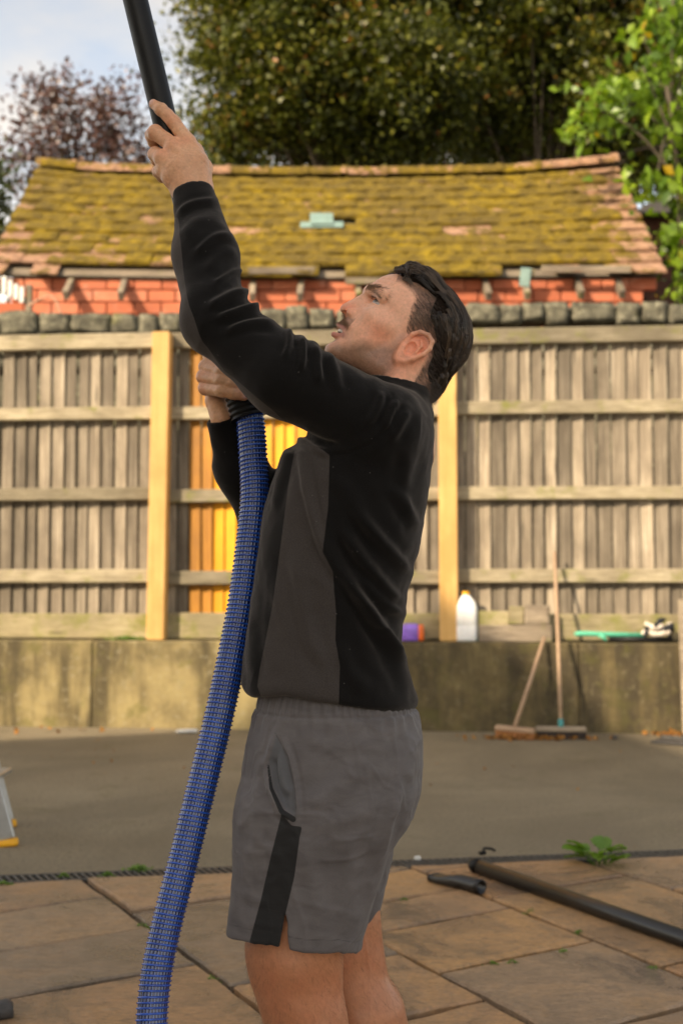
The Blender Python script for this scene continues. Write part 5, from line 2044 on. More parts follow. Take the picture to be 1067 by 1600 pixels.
# hair on the legs
Vb = np.empty(len(body.data.vertices) * 3, np.float32)
body.data.vertices.foreach_get('co', Vb)
Vb = Vb.reshape(-1, 3) + PORG
cand = np.nonzero((Vb[:, 2] < 0.66) & (Vb[:, 2] > 0.12))[0]
pick = rr.choice(cand, 5200)
P0 = Vb[pick].astype(float)
g_ = grad(body_field, P0, 0.002)
g_ /= np.linalg.norm(g_, axis=1)[:, None] + 1e-9
Dl = np.array([0.25, 0, -0.9]) + g_ * 0.75 + rr.normal(0, 0.3, P0.shape)
Dl /= np.linalg.norm(Dl, axis=1)[:, None]
strands('leg_hair', P0, Dl, rr.uniform(0.007, 0.016, len(P0)), 0.00014, 3, MAT['body_hair'], lambda P, D, t_: (P, (D + np.array([0, 0, -0.25])) / np.linalg.norm(D + np.array([0, 0, -0.25]), axis=1)[:, None]))['kind'] = 'stuff'


# ---- clothes
def plane_px(P):
    """pixel of each point as seen on the man's middle plane"""
    P = P.copy()
    P[:, 1] = Y0
    return proj(P)


def mirror_px(P):
    P = P.copy()
    P[:, 1] = Y0 - np.abs(P[:, 1] - Y0)
    return proj(P)


def loft(P, ys, xl, xr, bb, dy0=0.0, ex=2.35):
    px, py = plane_px(P)
    l_, r_, b_ = np.interp(py, ys, xl), np.interp(py, ys, xr), np.interp(py, ys, bb)
    a_ = (r_ - l_) / 2 * Q
    u_ = (px - (l_ + r_) / 2) * Q / a_
    w_ = (P[:, 1] - Y0 - dy0) / b_
    rho = (np.abs(u_) ** ex + np.abs(w_) ** ex) ** (1 / ex)
    return (rho - 1) * np.minimum(a_, b_)


J_Y = [600, 640, 680, 720, 760, 800, 850, 900, 940, 960, 975, 1000, 1030, 1060, 1090, 1115]
J_L = [572, 530, 478, 436, 423, 413, 405, 399, 394, 391, 390, 386, 382, 379, 382, 396]
J_R = [650, 663, 671, 673, 670, 664, 655, 643, 634, 633, 630, 631, 632, 641, 651, 646]
J_B = [.09, .15, .185, .2, .2, .195, .188, .182, .178, .176, .174, .174, .175, .178, .178, .168]
ARM_N = chain([(588, 662, -.165, 62), (445, 588, -.19, 61), (338, 500, -.165, 50), (322, 400, -.105, 48), (303, 304, -.05, 33)])
ARM_F = chain([(580, 662, .165, 60), (425, 812, .205, 48), (377, 735, .145, 37), (349, 655, .1, 26)])
SHO = chain([(600, 664, -.15, 60), (600, 664, .15, 60)])
COLLAR = chain([(604, 690, 0, 68), (618, 592, 0, 53)])
CUT_N = (M(302, 299, -.05), (M(302, 299, -.05) - M(322, 400, -.105)))
CUT_F = (M(347, 651, .098), (M(347, 651, .098) - M(377, 735, .145)))
CUT_C = (M(618, 598, 0), (M(612, 560, 0) - M(603, 640, 0)) + np.array([0.008, 0, 0]))


def half(P, c):
    n_ = c[1] / np.linalg.norm(c[1])
    return (P - c[0]) @ n_


HEM_X, HEM_Y = [378, 400, 450, 530, 600, 654], [1076, 1081, 1078, 1089, 1103, 1110]


def cone_set(P, cs, k=0.02):
    d_ = None
    for a, b, r1, r2 in cs:
        e = rc(P, a, b, r1, r2)
        d_ = e if d_ is None else smin(d_, e, k)
    return d_


def jacket_field(P):
    d_ = loft(P, J_Y, J_L, J_R, J_B)
    d_ = smax(d_, P[:, 2] - M(600, 628)[2], 0.05)
    d_ = smin(d_, cone_set(P, SHO), 0.05)
    px, py = plane_px(P)
    hem = (py - np.interp(px, HEM_X, HEM_Y)) * Q
    d_ = smax(d_, hem, 0.018)
    # hollow below the hem
    ins = loft(P, J_Y, np.array(J_L) + 9, np.array(J_R) - 9, np.array(J_B) - 0.011)
    d_ = smax(d_, -np.maximum(ins, -hem - 0.05), 0.004)
    n_ = smax(cone_set(P, ARM_N, 0.03), half(P, CUT_N), 0.012)
    n_ = smax(n_, -np.maximum(rc(P, CUT_N[0] - CUT_N[1] * 0.25, CUT_N[0] + CUT_N[1] * 0.2, rm(26.5), rm(25)), -0.05 - half(P, CUT_N)), 0.004)
    f_ = smax(cone_set(P, ARM_F, 0.03), half(P, CUT_F), 0.008)
    f_ = smax(f_, -np.maximum(rc(P, CUT_F[0] - CUT_F[1] * 0.2, CUT_F[0] + CUT_F[1] * 0.2, rm(23), rm(21)), -0.04 - half(P, CUT_F)), 0.004)
    d_ = smin(d_, n_, 0.022)
    d_ = smin(d_, f_, 0.03)
    c_ = smax(cone_set(P, COLLAR), half(P, CUT_C), 0.007)
    # two soft rolls round the collar
    hh = half(P, CUT_C)
    c_ = c_ - 0.0035 * np.exp(-((hh + 0.014) / 0.008) ** 2) - 0.005 * np.exp(-((hh + 0.045) / 0.012) ** 2)
    d_ = smin(d_, c_, 0.02)
    inn = rc(P, COLLAR[0][0], M(624, 555, 0), rm(56), rm(47))
    d_ = smax(d_, -np.maximum(inn, -0.05 - hh), 0.004)
    return d_


V, Fq = mesh_field(jacket_field, (-0.40, Y0 - 0.36, 0.93), (0.24, Y0 + 0.36, 2.08), 0.0036)
N_ = vnormals(V, Fq)


def folds(V, N_, specs, front=True):
    """specs: (polyline in photo pixels, width px, height mm); applied on the side that faces the camera"""
    px, py = proj(V)
    face = np.clip(-N_[:, 1] * 2.2 + 0.55, 0, 1)
    d_ = np.zeros(len(V))
    for pl, w_, h_ in specs:
        pl = spline(pl, 9)
        dist, tt = line_d(px, py, pl)
        fade = np.clip(np.minimum(tt, 1 - tt) * 5 + 0.15, 0, 1)
        prof_ = np.exp(-(dist / w_) ** 2) - 0.45 * np.exp(-((dist - w_ * 1.7) / (w_ * 0.9)) ** 2)
        d_ += prof_ * h_ * 0.001 * fade
    return d_ * face


JF = [
    ([(500, 800), (520, 872), (560, 930), (600, 985), (628, 1048), (640, 1080)], 11, 7),
    ([(470, 705), (482, 780), (500, 850), (522, 895)], 7, 5),
    ([(548, 792), (590, 840), (628, 880), (644, 905)], 9, 5),
    ([(530, 825), (575, 885), (612, 930), (636, 948)], 10, 6.5),
    ([(560, 900), (600, 942), (634, 963)], 7, 6),
    ([(545, 905), (580, 965), (615, 1010), (633, 1032)], 9, 6),
    ([(520, 740), (560, 790), (600, 850)], 12, 3),
    ([(640, 700), (634, 760), (640, 820)], 10, 3),
    ([(610, 760), (640, 800), (655, 830)], 9, 3.5),
    ([(463, 850), (470, 930), (485, 1000), (520, 1050)], 12, 4),
    ([(430, 900), (440, 960), (460, 1010)], 12, 2.5),
    ([(525, 1000), (545, 1050), (580, 1085)], 12, 3),
    ([(395, 960), (392, 1010), (395, 1060)], 9, 3),
    ([(452, 690), (440, 740), (425, 800)], 7, 3.5),
    # near sleeve
    ([(276, 335), (300, 318), (340, 312)], 5, 2.6),
    ([(282, 372), (310, 345), (352, 338)], 9, 2.4),
    ([(305, 398), (335, 372), (362, 368)], 6, 3.6),
    ([(320, 425), (350, 398), (374, 395)], 8, 2.2),
    ([(335, 445), (365, 425), (384, 424)], 5, 3.4),
    ([(325, 482), (360, 462), (396, 455)], 8, 6.5),
    ([(335, 500), (375, 485), (412, 478)], 7, 6),
    ([(350, 520), (390, 505), (432, 505)], 7, 4.5),
    ([(452, 512), (452, 535), (445, 560)], 5, 5),
    ([(470, 525), (474, 548), (470, 580)], 5, 5.5),
    ([(488, 538), (496, 560), (498, 600)], 6, 5),
    ([(508, 552), (522, 580), (530, 615)], 8, 4),
    ([(596, 612), (588, 640), (570, 665)], 7, 5),
    ([(620, 625), (608, 650), (602, 672)], 7, 5),
    ([(640, 640), (625, 662), (612, 690)], 8, 3.5),
    ([(462, 682), (490, 700), (515, 712)], 5, 3.5),
    ([(468, 676), (500, 690), (530, 696)], 6, -4),
]
disp = 1.55 * folds(V, N_, JF)
disp += 0.0022 * vnoise(V * np.array([1, 1, 0.7]), 17, 2) + 0.0012 * vnoise(V, 45, 4)
wq = V + 0.025 * np.stack([vnoise(V, 8, 41), vnoise(V, 8, 42), vnoise(V, 8, 43)], 1)
ridge = 1 - np.abs(vnoise(wq * np.array([0.9, 0.9, 0.9]), 15, 44))
disp += 0.003 * np.clip(ridge - 0.7, 0, 1) / 0.3 * np.clip(vnoise(V, 6, 45) + 0.45, 0, 1)
# shoulder seam
px, py = proj(V)
near = V[:, 1] < Y0 - 0.06
SEAM = [(515, 711), (545, 708), (580, 693), (606, 670), (618, 645), (612, 615)]
ds, _ = line_d(px, py, SEAM)
ds = np.where(near & (N_[:, 1] < 0.1), ds, 99)
disp -= 0.002 * np.exp(-(ds / 2.2) ** 2)
V = V + N_ * disp[:, None]
mx, my = mirror_px(V)
PANEL = [(462, 672), (515, 711), (513, 790), (504, 862), (520, 893), (525, 960), (524, 1000), (531, 1040), (529, 1112), (412, 1100), (402, 1072), (406, 1045), (425, 950), (440, 840), (450, 760), (461, 700)]
p1 = poly_sd(mx, my, PANEL)
UNDER = [(515, 711), (462, 674), (412, 630), (352, 578), (318, 535), (298, 480), (287, 420), (278, 340), (258, 340), (262, 440), (290, 545), (380, 640), (450, 700)]
p2 = poly_sd(px, py, UNDER)
p2 = np.where(near & (px < 516), p2, 50)
N2 = vnormals(V, Fq)
p2 = np.where(N2[:, 1] > 0.6, 50, p2)
pd = np.minimum(np.where(mx > 395, p1, 50), p2)
jacket = person_part('fleece_jacket', V, Fq, MAT['fleece'])
attr(jacket.data, 'panel', np.clip(0.5 - pd / 24, 0, 1))
pe = np.abs(p1)
attr(jacket.data, 'seam', np.clip(np.minimum(ds, pe + 0.4) / 3.0, 0, 1))

# zip fronts the chest on the far edge: hidden from here; the collar has a facing
S_Y = [1066, 1086, 1108, 1150, 1190, 1230, 1270, 1310, 1340]
S_L = [412, 406, 400, 388, 381, 377, 374, 372, 371]
S_R = [634, 640, 650, 657, 661, 657, 645, 622, 600]
S_B = [.155, .163, .17, .18, .186, .188, .188, .185, .18]
LN_Y, LN_L, LN_R = [1200, 1260, 1300, 1350, 1400, 1440, 1500], [380, 375, 372, 370, 365, 360, 354], [640, 622, 608, 592, 579, 567, 553]
LF_Y, LF_L, LF_R = [1200, 1260, 1310, 1350, 1400, 1440, 1500], [392, 392, 394, 398, 402, 407, 415], [658, 648, 627, 617, 606, 597, 585]
LB = [.098, .098, .098, .097, .096, .095, .094]


HEMN_X, HEMN_Y = [350, 385, 432, 450, 480, 530, 560], [1438, 1431, 1432, 1436, 1442, 1446, 1458]


def shorts_field(P):
    px, py = plane_px(P)
    up = loft(P, S_Y, S_L, S_R, S_B)
    up = smax(up, (1070 - py) * Q, 0.01)
    up = smax(up, (py - 1310) * Q, 0.05)
    ln_ = loft(P, LN_Y, LN_L, LN_R, LB, -0.092, 2.2)
    lf_ = loft(P, LF_Y, LF_L, LF_R, LB, 0.092, 2.2)
    ln_ = smax(ln_, (1215 - py) * Q, 0.05)
    lf_ = smax(lf_, (1215 - py) * Q, 0.05)
    hn = np.interp(px, HEMN_X, HEMN_Y)
    hn_d = (py - hn) * Q
    hf_d = (py - np.interp(px, [400, 500, 605], [1450, 1452, 1453])) * Q
    ln_ = smax(ln_, hn_d, 0.004)
    lf_ = smax(lf_, hf_d, 0.004)
    i_n = loft(P, LN_Y, np.array(LN_L) + 5, np.array(LN_R) - 5, np.array(LB) - 0.006, -0.092, 2.2)
    i_f = loft(P, LF_Y, np.array(LF_L) + 5, np.array(LF_R) - 5, np.array(LB) - 0.006, 0.092, 2.2)
    ln_ = smax(ln_, -np.maximum(i_n, -hn_d - 0.09), 0.003)
    lf_ = smax(lf_, -np.maximum(i_f, -hf_d - 0.09), 0.003)
    # the slit at the side hem
    ax, ay = proj(P)
    slit = poly_sd(ax, ay, [(446, 1426), (449, 1440), (453, 1500), (434, 1500), (440, 1455)]) * Q
    slit = np.maximum(slit, P[:, 1] - (Y0 - 0.10))
    ln_ = smax(ln_, -slit, 0.003)
    d_ = smin(smin(ln_, lf_, 0.012), up, 0.03)
    # waist opening
    wi = loft(P, S_Y, np.array(S_L) + 8, np.array(S_R) - 8, np.array(S_B) - 0.01)
    d_ = smax(d_, -np.maximum(wi, (py - 1104) * Q), 0.004)
    return d_


V, Fq = mesh_field(shorts_field, (-0.30, Y0 - 0.26, 0.5), (0.24, Y0 + 0.26, 1.04), 0.0033)
N_ = vnormals(V, Fq)
SF = [
    ([(432, 1140), (420, 1190), (424, 1235), (440, 1270), (462, 1283)], 6, 5),
    ([(440, 1150), (456, 1190), (464, 1240), (465, 1278)], 4, 4),
    ([(424, 1180), (432, 1225), (450, 1255)], 7, -6),
    ([(560, 1200), (520, 1235), (480, 1260)], 16, 3),
    ([(650, 1130), (640, 1180), (625, 1240), (605, 1290)], 14, 5),
    ([(622, 1230), (606, 1290), (590, 1350), (575, 1410)], 9, 5),
    ([(640, 1210), (625, 1260), (615, 1300)], 9, -4),
    ([(385, 1200), (380, 1270), (378, 1330)], 8, 2.5),
    ([(405, 1215), (398, 1280), (395, 1350)], 9, 3),
    ([(412, 1180), (404, 1210), (400, 1250)], 7, 3),
    ([(470, 1330), (490, 1380), (500, 1440)], 12, 2.2),
    ([(540, 1300), (545, 1360), (540, 1430)], 14, 2.5),
    ([(480, 1290), (540, 1280), (590, 1262)], 12, 2),
    ([(470, 1150), (520, 1165), (590, 1160)], 10, 1.6),
    ([(400, 1300), (410, 1320), (430, 1328)], 7, 2),
    ([(380, 1390), (395, 1405), (420, 1412)], 7, 1.6),
]
disp = 1.3 * folds(V, N_, SF)
px, py = proj(V)
mx, my = plane_px(V)
ang = np.arctan2(V[:, 1] - Y0, V[:, 0] - M(525, 1100)[0])
band = np.exp(-((my - 1090) / 16) ** 4)
disp += band * (0.0022 * np.sin(ang * 62 + 2 * np.sin(ang * 9)) - 0.001)
below = np.clip((my - 1104) / 8, 0, 1) * np.exp(-((my - 1108) / 22) ** 2)
disp += below * 0.0025 * np.sin(ang * 31 + 1.3 * np.sin(ang * 7))
disp -= 0.003 * np.exp(-((my - 1106) / 2.2) ** 2)
disp += 0.0020 * vnoise(V * np.array([1, 1, 0.6]), 14, 6) + 0.0008 * vnoise(V, 42, 8)
wq = V + 0.02 * np.stack([vnoise(V, 9, 21), vnoise(V, 9, 22), vnoise(V, 9, 23)], 1)
ridge = 1 - np.abs(vnoise(wq * np.array([0.6, 0.6, 1.2]), 21, 9))
ridge2 = 1 - np.abs(vnoise(wq * np.array([1.1, 1.1, 0.7]), 30, 10))
disp += 0.0026 * np.clip(ridge - 0.72, 0, 1) / 0.28 * np.clip(vnoise(V, 8, 31) + 0.5, 0, 1) + 0.0016 * np.clip(ridge2 - 0.75, 0, 1) / 0.25
V = V + N_ * disp[:, None]
px, py = proj(V)
STRIPE = [(440, 1272), (456, 1290), (472, 1292), (468, 1310), (460, 1370), (446, 1428), (436, 1500), (386, 1500), (391, 1468), (408, 1405), (424, 1335)]
p1 = poly_sd(px, py, STRIPE)
p1 = np.where(N_[:, 1] < 0.3, p1, 50)
p1 = np.where(V[:, 1] < Y0 - 0.06, p1, 50)
ZIP = [(419, 1195), (424, 1232), (440, 1268), (458, 1280)]
dz, tz = line_d(px, py, ZIP)
shorts = person_part('shorts', V, Fq, MAT['shorts'])
zipw = np.where(V[:, 1] < Y0 - 0.06, dz - 1.5 - 3.2 * tz, 50)
attr(shorts.data, 'panel', np.clip(0.5 - np.minimum(p1, zipw) / 24, 0, 1))
LIN = [(432, 1150), (450, 1185), (460, 1235), (462, 1278), (445, 1262), (428, 1230), (420, 1190)]
attr(shorts.data, 'lining', np.where(V[:, 1] < Y0 - 0.06, np.clip(0.5 - poly_sd(px, py, LIN) / 4, 0, 1), 0))
# hem stitching and pocket piping
hd_ = np.abs(my - np.interp(mx, HEMN_X, HEMN_Y) + 20)
pk, _ = line_d(px, py, [(430, 1145), (450, 1182), (461, 1235), (463, 1280)])
sm = np.minimum(np.where(V[:, 1] < Y0 - 0.02, np.minimum(hd_, pk), 99), np.abs(p1) + 0.5)
attr(shorts.data, 'seam', np.clip(sm / 3, 0, 1))
zp = tube('zip_pull', [M(457, 1278, -.187), M(459, 1281, -.19), M(461, 1287, -.19)], [0.003, 0.004, 0.0025], MAT['dark_metal'], None, 8)
zp.parent = person
zp.data.transform(Matrix.Translation(-Vector(PORG)))

# ================================================================== OBJECTS
def rel(root, pts):
    return local(root, np.asarray(pts))


# ---- the lifted pole and the hose cuff
pdir_a, pdir_b = M(200, -150, -.01), M(363, 608, .06)
pole = empty('gutter_pole', tuple(M(363, 608, .06)), 0, 'matt black pole raised high in the man\'s hand', 'pole')
tube('tube', rel(pole, [M(383, 640, .062) * 0 + pdir_b, M(310, 395, .03), M(258, 190, .0), M(212, 0, -.02), M(150, -260, -.05), M(90, -520, -.08)]), rm(19.8), MAT['black_plastic'], pole, 28)
cf = empty('hose_cuff', tuple(M(388, 646, .06)), 0, 'ribbed black rubber cuff between the pole and the blue hose', 'hose cuff')
a, b = M(390, 652, .058), M(372, 585, .06)
ax_ = b - a
pts, rad = [], []
for tt in np.linspace(0, 1, 60):
    pts.append(a + ax_ * tt)
    rb = 28.5
    if tt < 0.62:
        rb += 1.4 * math.cos(tt * 2 * math.pi * 8.0)
    elif tt > 0.9:
        rb -= 5 * (tt - 0.9) * 10
    rad.append(rm(rb, .06))
tube('sleeve', rel(cf, pts), rad, MAT['black_plastic'], cf, 32)

# ---- the blue hose: ribbed wall, spiral rib round it
t = NT('hose_wall')
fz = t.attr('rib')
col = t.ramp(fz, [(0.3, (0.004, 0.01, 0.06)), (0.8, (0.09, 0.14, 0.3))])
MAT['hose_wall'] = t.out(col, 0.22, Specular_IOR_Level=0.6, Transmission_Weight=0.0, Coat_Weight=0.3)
t = NT('hose_rib')
col = t.ramp(t.noise(t.pos(), 60, 3), [(0.3, (0.003, 0.04, 0.26)), (0.7, (0.008, 0.095, 0.5))])
MAT['hose_rib'] = t.out(col, 0.25, Specular_IOR_Level=0.6, Coat_Weight=0.3)
HP = [M(386, 632, .06), M(391, 652, .058), (396, 720, .05), (398, 780, .04), (391, 850, .03), (379, 940, .015), (362, 1030, -.005), (340, 1130, -.03), (314, 1235, -.055), (288, 1340, -.085), (262, 1440, -.115), (245, 1520, -.14), (237, 1600, -.165), (236, 1680, -.19)]
HP = [np.array(M(*p)) if len(p) == 3 and abs(p[0]) > 5 else np.array(p) for p in HP]
e_ = HP[-1]
HP += [e_ + np.array([0.015, -0.05, -0.12]), np.array([e_[0] + 0.02, e_[1] - 0.2, 0.055]), np.array([e_[0] - 0.1, e_[1] - 0.5, 0.045]), np.array([e_[0] - 0.6, e_[1] - 0.75, 0.045]), np.array([e_[0] - 1.6, e_[1] - 0.8, 0.045])]
hp = spline(HP, 900)
seg = np.concatenate([[0], np.cumsum(np.linalg.norm(np.diff(hp, axis=0), axis=1))])
HL = seg[-1]
hose = empty('blue_hose', tuple(HP[10]), 0, 'thick blue spiral ribbed hose hanging from the cuff to the paving', 'hose')


def on_hose(sv):
    return np.stack([np.interp(sv, seg, hp[:, k]) for k in range(3)], 1)


PITCH_H = 0.0088
nturn = HL / PITCH_H
RB = 0.0272
NS = 26
m = int(HL / 0.0022)
sv = np.linspace(0, HL, m)
C_ = on_hose(sv)
T_ = np.gradient(C_, axis=0)
T_ /= np.linalg.norm(T_, axis=1)[:, None]
u = np.array([0, -1.0, 0])
Ub = []
for i in range(m):
    u = u - T_[i] * (u @ T_[i])
    u /= np.linalg.norm(u)
    Ub.append(u.copy())
Ub = np.array(Ub)
Wb = np.cross(T_, Ub)
# wall: toothed section, so that fine lengthwise ribs stand up between the turns
nth = NS * 4
th_ = np.arange(nth) * 2 * math.pi / nth
tooth = np.array([1.0, 0.25, 0.0, 0.25] * NS)
sv2 = np.linspace(0, HL, int(HL / 0.009))
i2 = np.clip(np.searchsorted(sv, sv2), 0, m - 1)
rw_ = RB - 0.0022 + 0.0014 * tooth
Vw = C_[i2][:, None, :] + rw_[None, :, None] * (np.cos(th_)[None, :, None] * Ub[i2][:, None, :] + np.sin(th_)[None, :, None] * Wb[i2][:, None, :])
nI = len(i2)
ii, jj = np.meshgrid(np.arange(nI - 1), np.arange(nth), indexing='ij')
Fw = np.stack([ii * nth + jj, ii * nth + (jj + 1) % nth, (ii + 1) * nth + (jj + 1) % nth, (ii + 1) * nth + jj], -1).reshape(-1, 4)
me = np_mesh('hose_wall', Vw.reshape(-1, 3) - np.array(hose.location), Fw)
me.materials.append(MAT['hose_wall'])
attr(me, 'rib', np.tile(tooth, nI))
link('hose_wall', me, hose)
# spiral rib
ns = int(nturn * 26)
s3 = np.linspace(0, HL, ns)
an = np.linspace(0, nturn * 2 * math.pi, ns)
i3 = np.clip(np.searchsorted(sv, s3), 0, m - 1)
cen = on_hose(s3)
rd = np.cos(an)[:, None] * Ub[i3] + np.sin(an)[:, None] * Wb[i3]
prof_ = [(-0.0021, -0.0025), (-0.0012, 0.0019), (0.0012, 0.0019), (0.0021, -0.0025)]
jit = 0.0007 * np.sin(s3 * 61) + 0.0006 * np.sin(s3 * 173 + 1) + 0.0008 * vnoise(cen, 70, 3)
Vr = np.stack([cen + rd * (RB + h_) + T_[i3] * (w_ + jit)[:, None] for w_, h_ in prof_], 1).reshape(-1, 3)
ii, jj = np.meshgrid(np.arange(ns - 1), np.arange(3), indexing='ij')
Fr = np.stack([ii * 4 + jj, (ii + 1) * 4 + jj, (ii + 1) * 4 + jj + 1, ii * 4 + jj + 1], -1).reshape(-1, 4)
me = np_mesh('spiral_rib', Vr - np.array(hose.location), Fr, True)
me.materials.append(MAT['hose_rib'])
link('spiral_rib', me, hose)

# ---- things on the wall's ledge (fence frame roots)
LEDGE = WALL_Z + 0.006


def ledge(name, px, o, label, cat, group=None, z=None):
    s_ = on_fence(px, 995, o)[0]
    return empty(name, tuple(fw(s_, o, LEDGE if z is None else z)), WANG, label, cat, group), s_


def lathe(name, prof, mat, parent, n=20, sx=1.0, sy=1.0, smooth=True):
    V, Fs = [], []
    for r_, z_ in prof:
        for j in range(n):
            a_ = 2 * math.pi * j / n
            V.append((r_ * math.cos(a_) * sx, r_ * math.sin(a_) * sy, z_))
    for i in range(len(prof) - 1):
        for j in range(n):
            a_, b_ = i * n + j, i * n + (j + 1) % n
            Fs.append((a_, b_, b_ + n, a_ + n))
    Fs.append(tuple(range(n - 1, -1, -1)))
    Fs.append(tuple(range((len(prof) - 1) * n, len(prof) * n)))
    return link(name, py_mesh(name, V, Fs, smooth), parent, mat)


jug, _ = ledge('plastic_jug', 729, -0.09, 'white plastic jug with an orange cap beside the yellow post', 'jug')


def rounded(name, levels, mat, parent, n=28, ex=4.0):
    """stacked rounded rectangles (hx, hy, z, cx)"""
    V, Fs = [], []
    for hx, hy, z_, cx in levels:
        for j in range(n):
            a_ = 2 * math.pi * j / n
            c_, s_ = math.cos(a_), math.sin(a_)
            V.append((cx + hx * math.copysign(abs(c_) ** (2 / ex), c_), hy * math.copysign(abs(s_) ** (2 / ex), s_), z_))
    for i in range(len(levels) - 1):
        for j in range(n):
            a_, b_ = i * n + j, i * n + (j + 1) % n
            Fs.append((a_, b_, b_ + n, a_ + n))
    Fs.append(tuple(range(n - 1, -1, -1)))
    Fs.append(tuple(range((len(levels) - 1) * n, len(levels) * n)))
    return link(name, py_mesh(name, V, Fs, True), parent, mat)


rounded('bottle', [(.075, .06, 0, 0), (.083, .068, .008, 0), (.085, .07, .03, 0), (.085, .07, .12, 0), (.082, .068, .125, 0), (.085, .07, .13, 0), (.085, .07, .24, 0), (.081, .066, .28, 0), (.066, .054, .32, 0), (.046, .042, .35, -0.004), (.03, .03, .365, -0.006), (.026, .026, .375, -0.006)], MAT['white_plastic'], jug)
tube('handle', [(.078, 0, .225), (.074, -.0, .27), (.058, 0, .31), (.036, 0, .338)], [.011, .013, .013, .011], MAT['white_plastic'], jug, 10)
lathe('cap', [(.027, .372), (.03, .374), (.03, .396), (.027, .4)], MAT['yellow_cap'], jug).location = (-.006, 0, 0)
jc, _ = ledge('tin', 744, -0.15, 'small dark teal tin half behind the white jug', 'tin')
lathe('can', [(.04, 0), (.042, .004), (.042, .1), (.04, .105)], MAT['teal_plastic'], jc)
lathe('rim', [(.0425, .1), (.0435, .104), (.0425, .108)], MAT['teal_plastic'], jc)

pk, _ = ledge('sweet_packet', 641, -0.09, 'purple packet with an orange end lying behind the man\'s back', 'packet')
rounded('wrapper', [(.07, .045, 0, 0), (.08, .055, .02, 0), (.08, .055, .1, 0), (.072, .05, .13, 0), (.04, .03, .14, 0)], MAT['purple_wrap'], pk, 24, 3)
rounded('end_band', [(.02, .05, .002, .086), (.024, .057, .02, .086), (.024, .057, .1, .086), (.02, .05, .13, .086)], MAT['orange_wrap'], pk, 20, 3)

# timber offcuts
for (name, p0, p1, y0_, y1_, o0, o1, lab, mt) in (
        ('timber_offcut', 748, 795, 955, 978, -.06, -.15, 'pale block of timber next to the white jug', 'gravel_board'),
        ('timber_offcut', 796, 818, 948, 975, -.05, -.15, 'small square timber block between the pale block and the dark block', 'gravel_board'),
        ('timber_offcut', 820, 858, 946, 976, -.03, -.15, 'dark brown timber block with a grey top by the tall broom', 'grey_timber'),
        ('timber_plank', 748, 862, 977, 996, -.02, -.16, 'flat weathered plank under the timber blocks on the wall', 'grey_timber')):
    sa, za = on_fence(p0, y1_, o0)
    sb, zb = on_fence(p1, y0_, o0)
    r_ = empty(name, tuple(fw((sa + sb) / 2, (o0 + o1) / 2, za if name != 'timber_plank' else LEDGE)), WANG, lab, 'timber')
    zlo = za if name != 'timber_plank' else LEDGE
    box('block', (0, 0, (zb - zlo) / 2), (sb - sa, abs(o1 - o0), zb - zlo), MAT[mt], r_, 0.006, wob=0.003, seed=3)
    if name == 'timber_offcut' and mt == 'grey_timber':
        box('worn_face', (0, -(abs(o1 - o0) / 2 + .003), (zb - zlo) / 2), ((sb - sa) * .8, .004, (zb - zlo) * .7), MAT['grey_timber'], r_, 0.001)

# green handled tool lying along the ledge
s0, z0 = on_fence(897, 986, -0.06)
s1, _ = on_fence(1052, 986, -0.06)
tl = empty('garden_tool', tuple(fw(s0, -0.06, LEDGE)), WANG, 'tool with a green grip and black shaft lying on the wall', 'tool')
tube('grip', [(0, 0, .06), (.04, 0, .066), (.2, -.0, .062), (.55, 0, .056)], [.015, .021, .02, .018], MAT['green_plastic'], tl, 12)
tube('hook', [(.19, -.005, .058), (.22, -.02, .04), (.25, -.03, .016)], [.017, .016, .012], MAT['green_plastic'], tl, 10)
tube('shaft', [(.27, -.0, .022), (.6, 0, .022), (s1 - s0 - .01, 0, .024)], [.02, .021, .021], MAT['black_plastic'], tl, 12)

# crumpled striped gloves: a soft heap
sh, _ = ledge('work_gloves', 1027, -0.07, 'crumpled black and cream work gloves heaped on the black shaft', 'gloves', z=LEDGE + .045)
for k, (cx, cz, L_, r_, a_, mt) in enumerate([(-.03, .03, .2, .03, .1, 'cloth_white'), (.03, .055, .19, .028, .35, 'cloth_black'), (-.02, .08, .16, .026, -.2, 'cloth_white'), (.0, .105, .14, .024, .5, 'cloth_black'), (.085, .07, .1, .024, 1.1, 'cloth_white'), (-.085, .05, .09, .022, 1.2, 'cloth_black'), (.1, .045, .1, .02, 1.3, 'cloth_black')]):
    P_ = [np.array([cx + math.cos(a_) * L_ * (q - .5), -.02 + .02 * math.sin(q * 5 + k), cz + math.sin(a_) * L_ * (q - .5) + .012 * math.sin(q * 7 + k)]) for q in np.linspace(0, 1, 9)]
    tube('fold', P_, [r_ * (.35 + .65 * math.sin(math.pi * (.08 + .84 * q))) * (1 + .2 * math.sin(q * 17 + k)) for q in np.linspace(0, 1, 9)], MAT[mt], sh, 9)

# plank propped against the wall at the right edge
s0, z1 = on_fence(1064, 936, 0.06)
pl = empty('propped_plank', tuple(fw(s0 + .035, 0.1, 0)), WANG, 'pale upright plank propped against the concrete wall at the picture edge', 'plank')
box('board', (0.0, .02, z1 / 2), (.11, .04, z1 - .004), MAT['grey_timber'], pl, .005, rot=(-.05, -.012, 0))


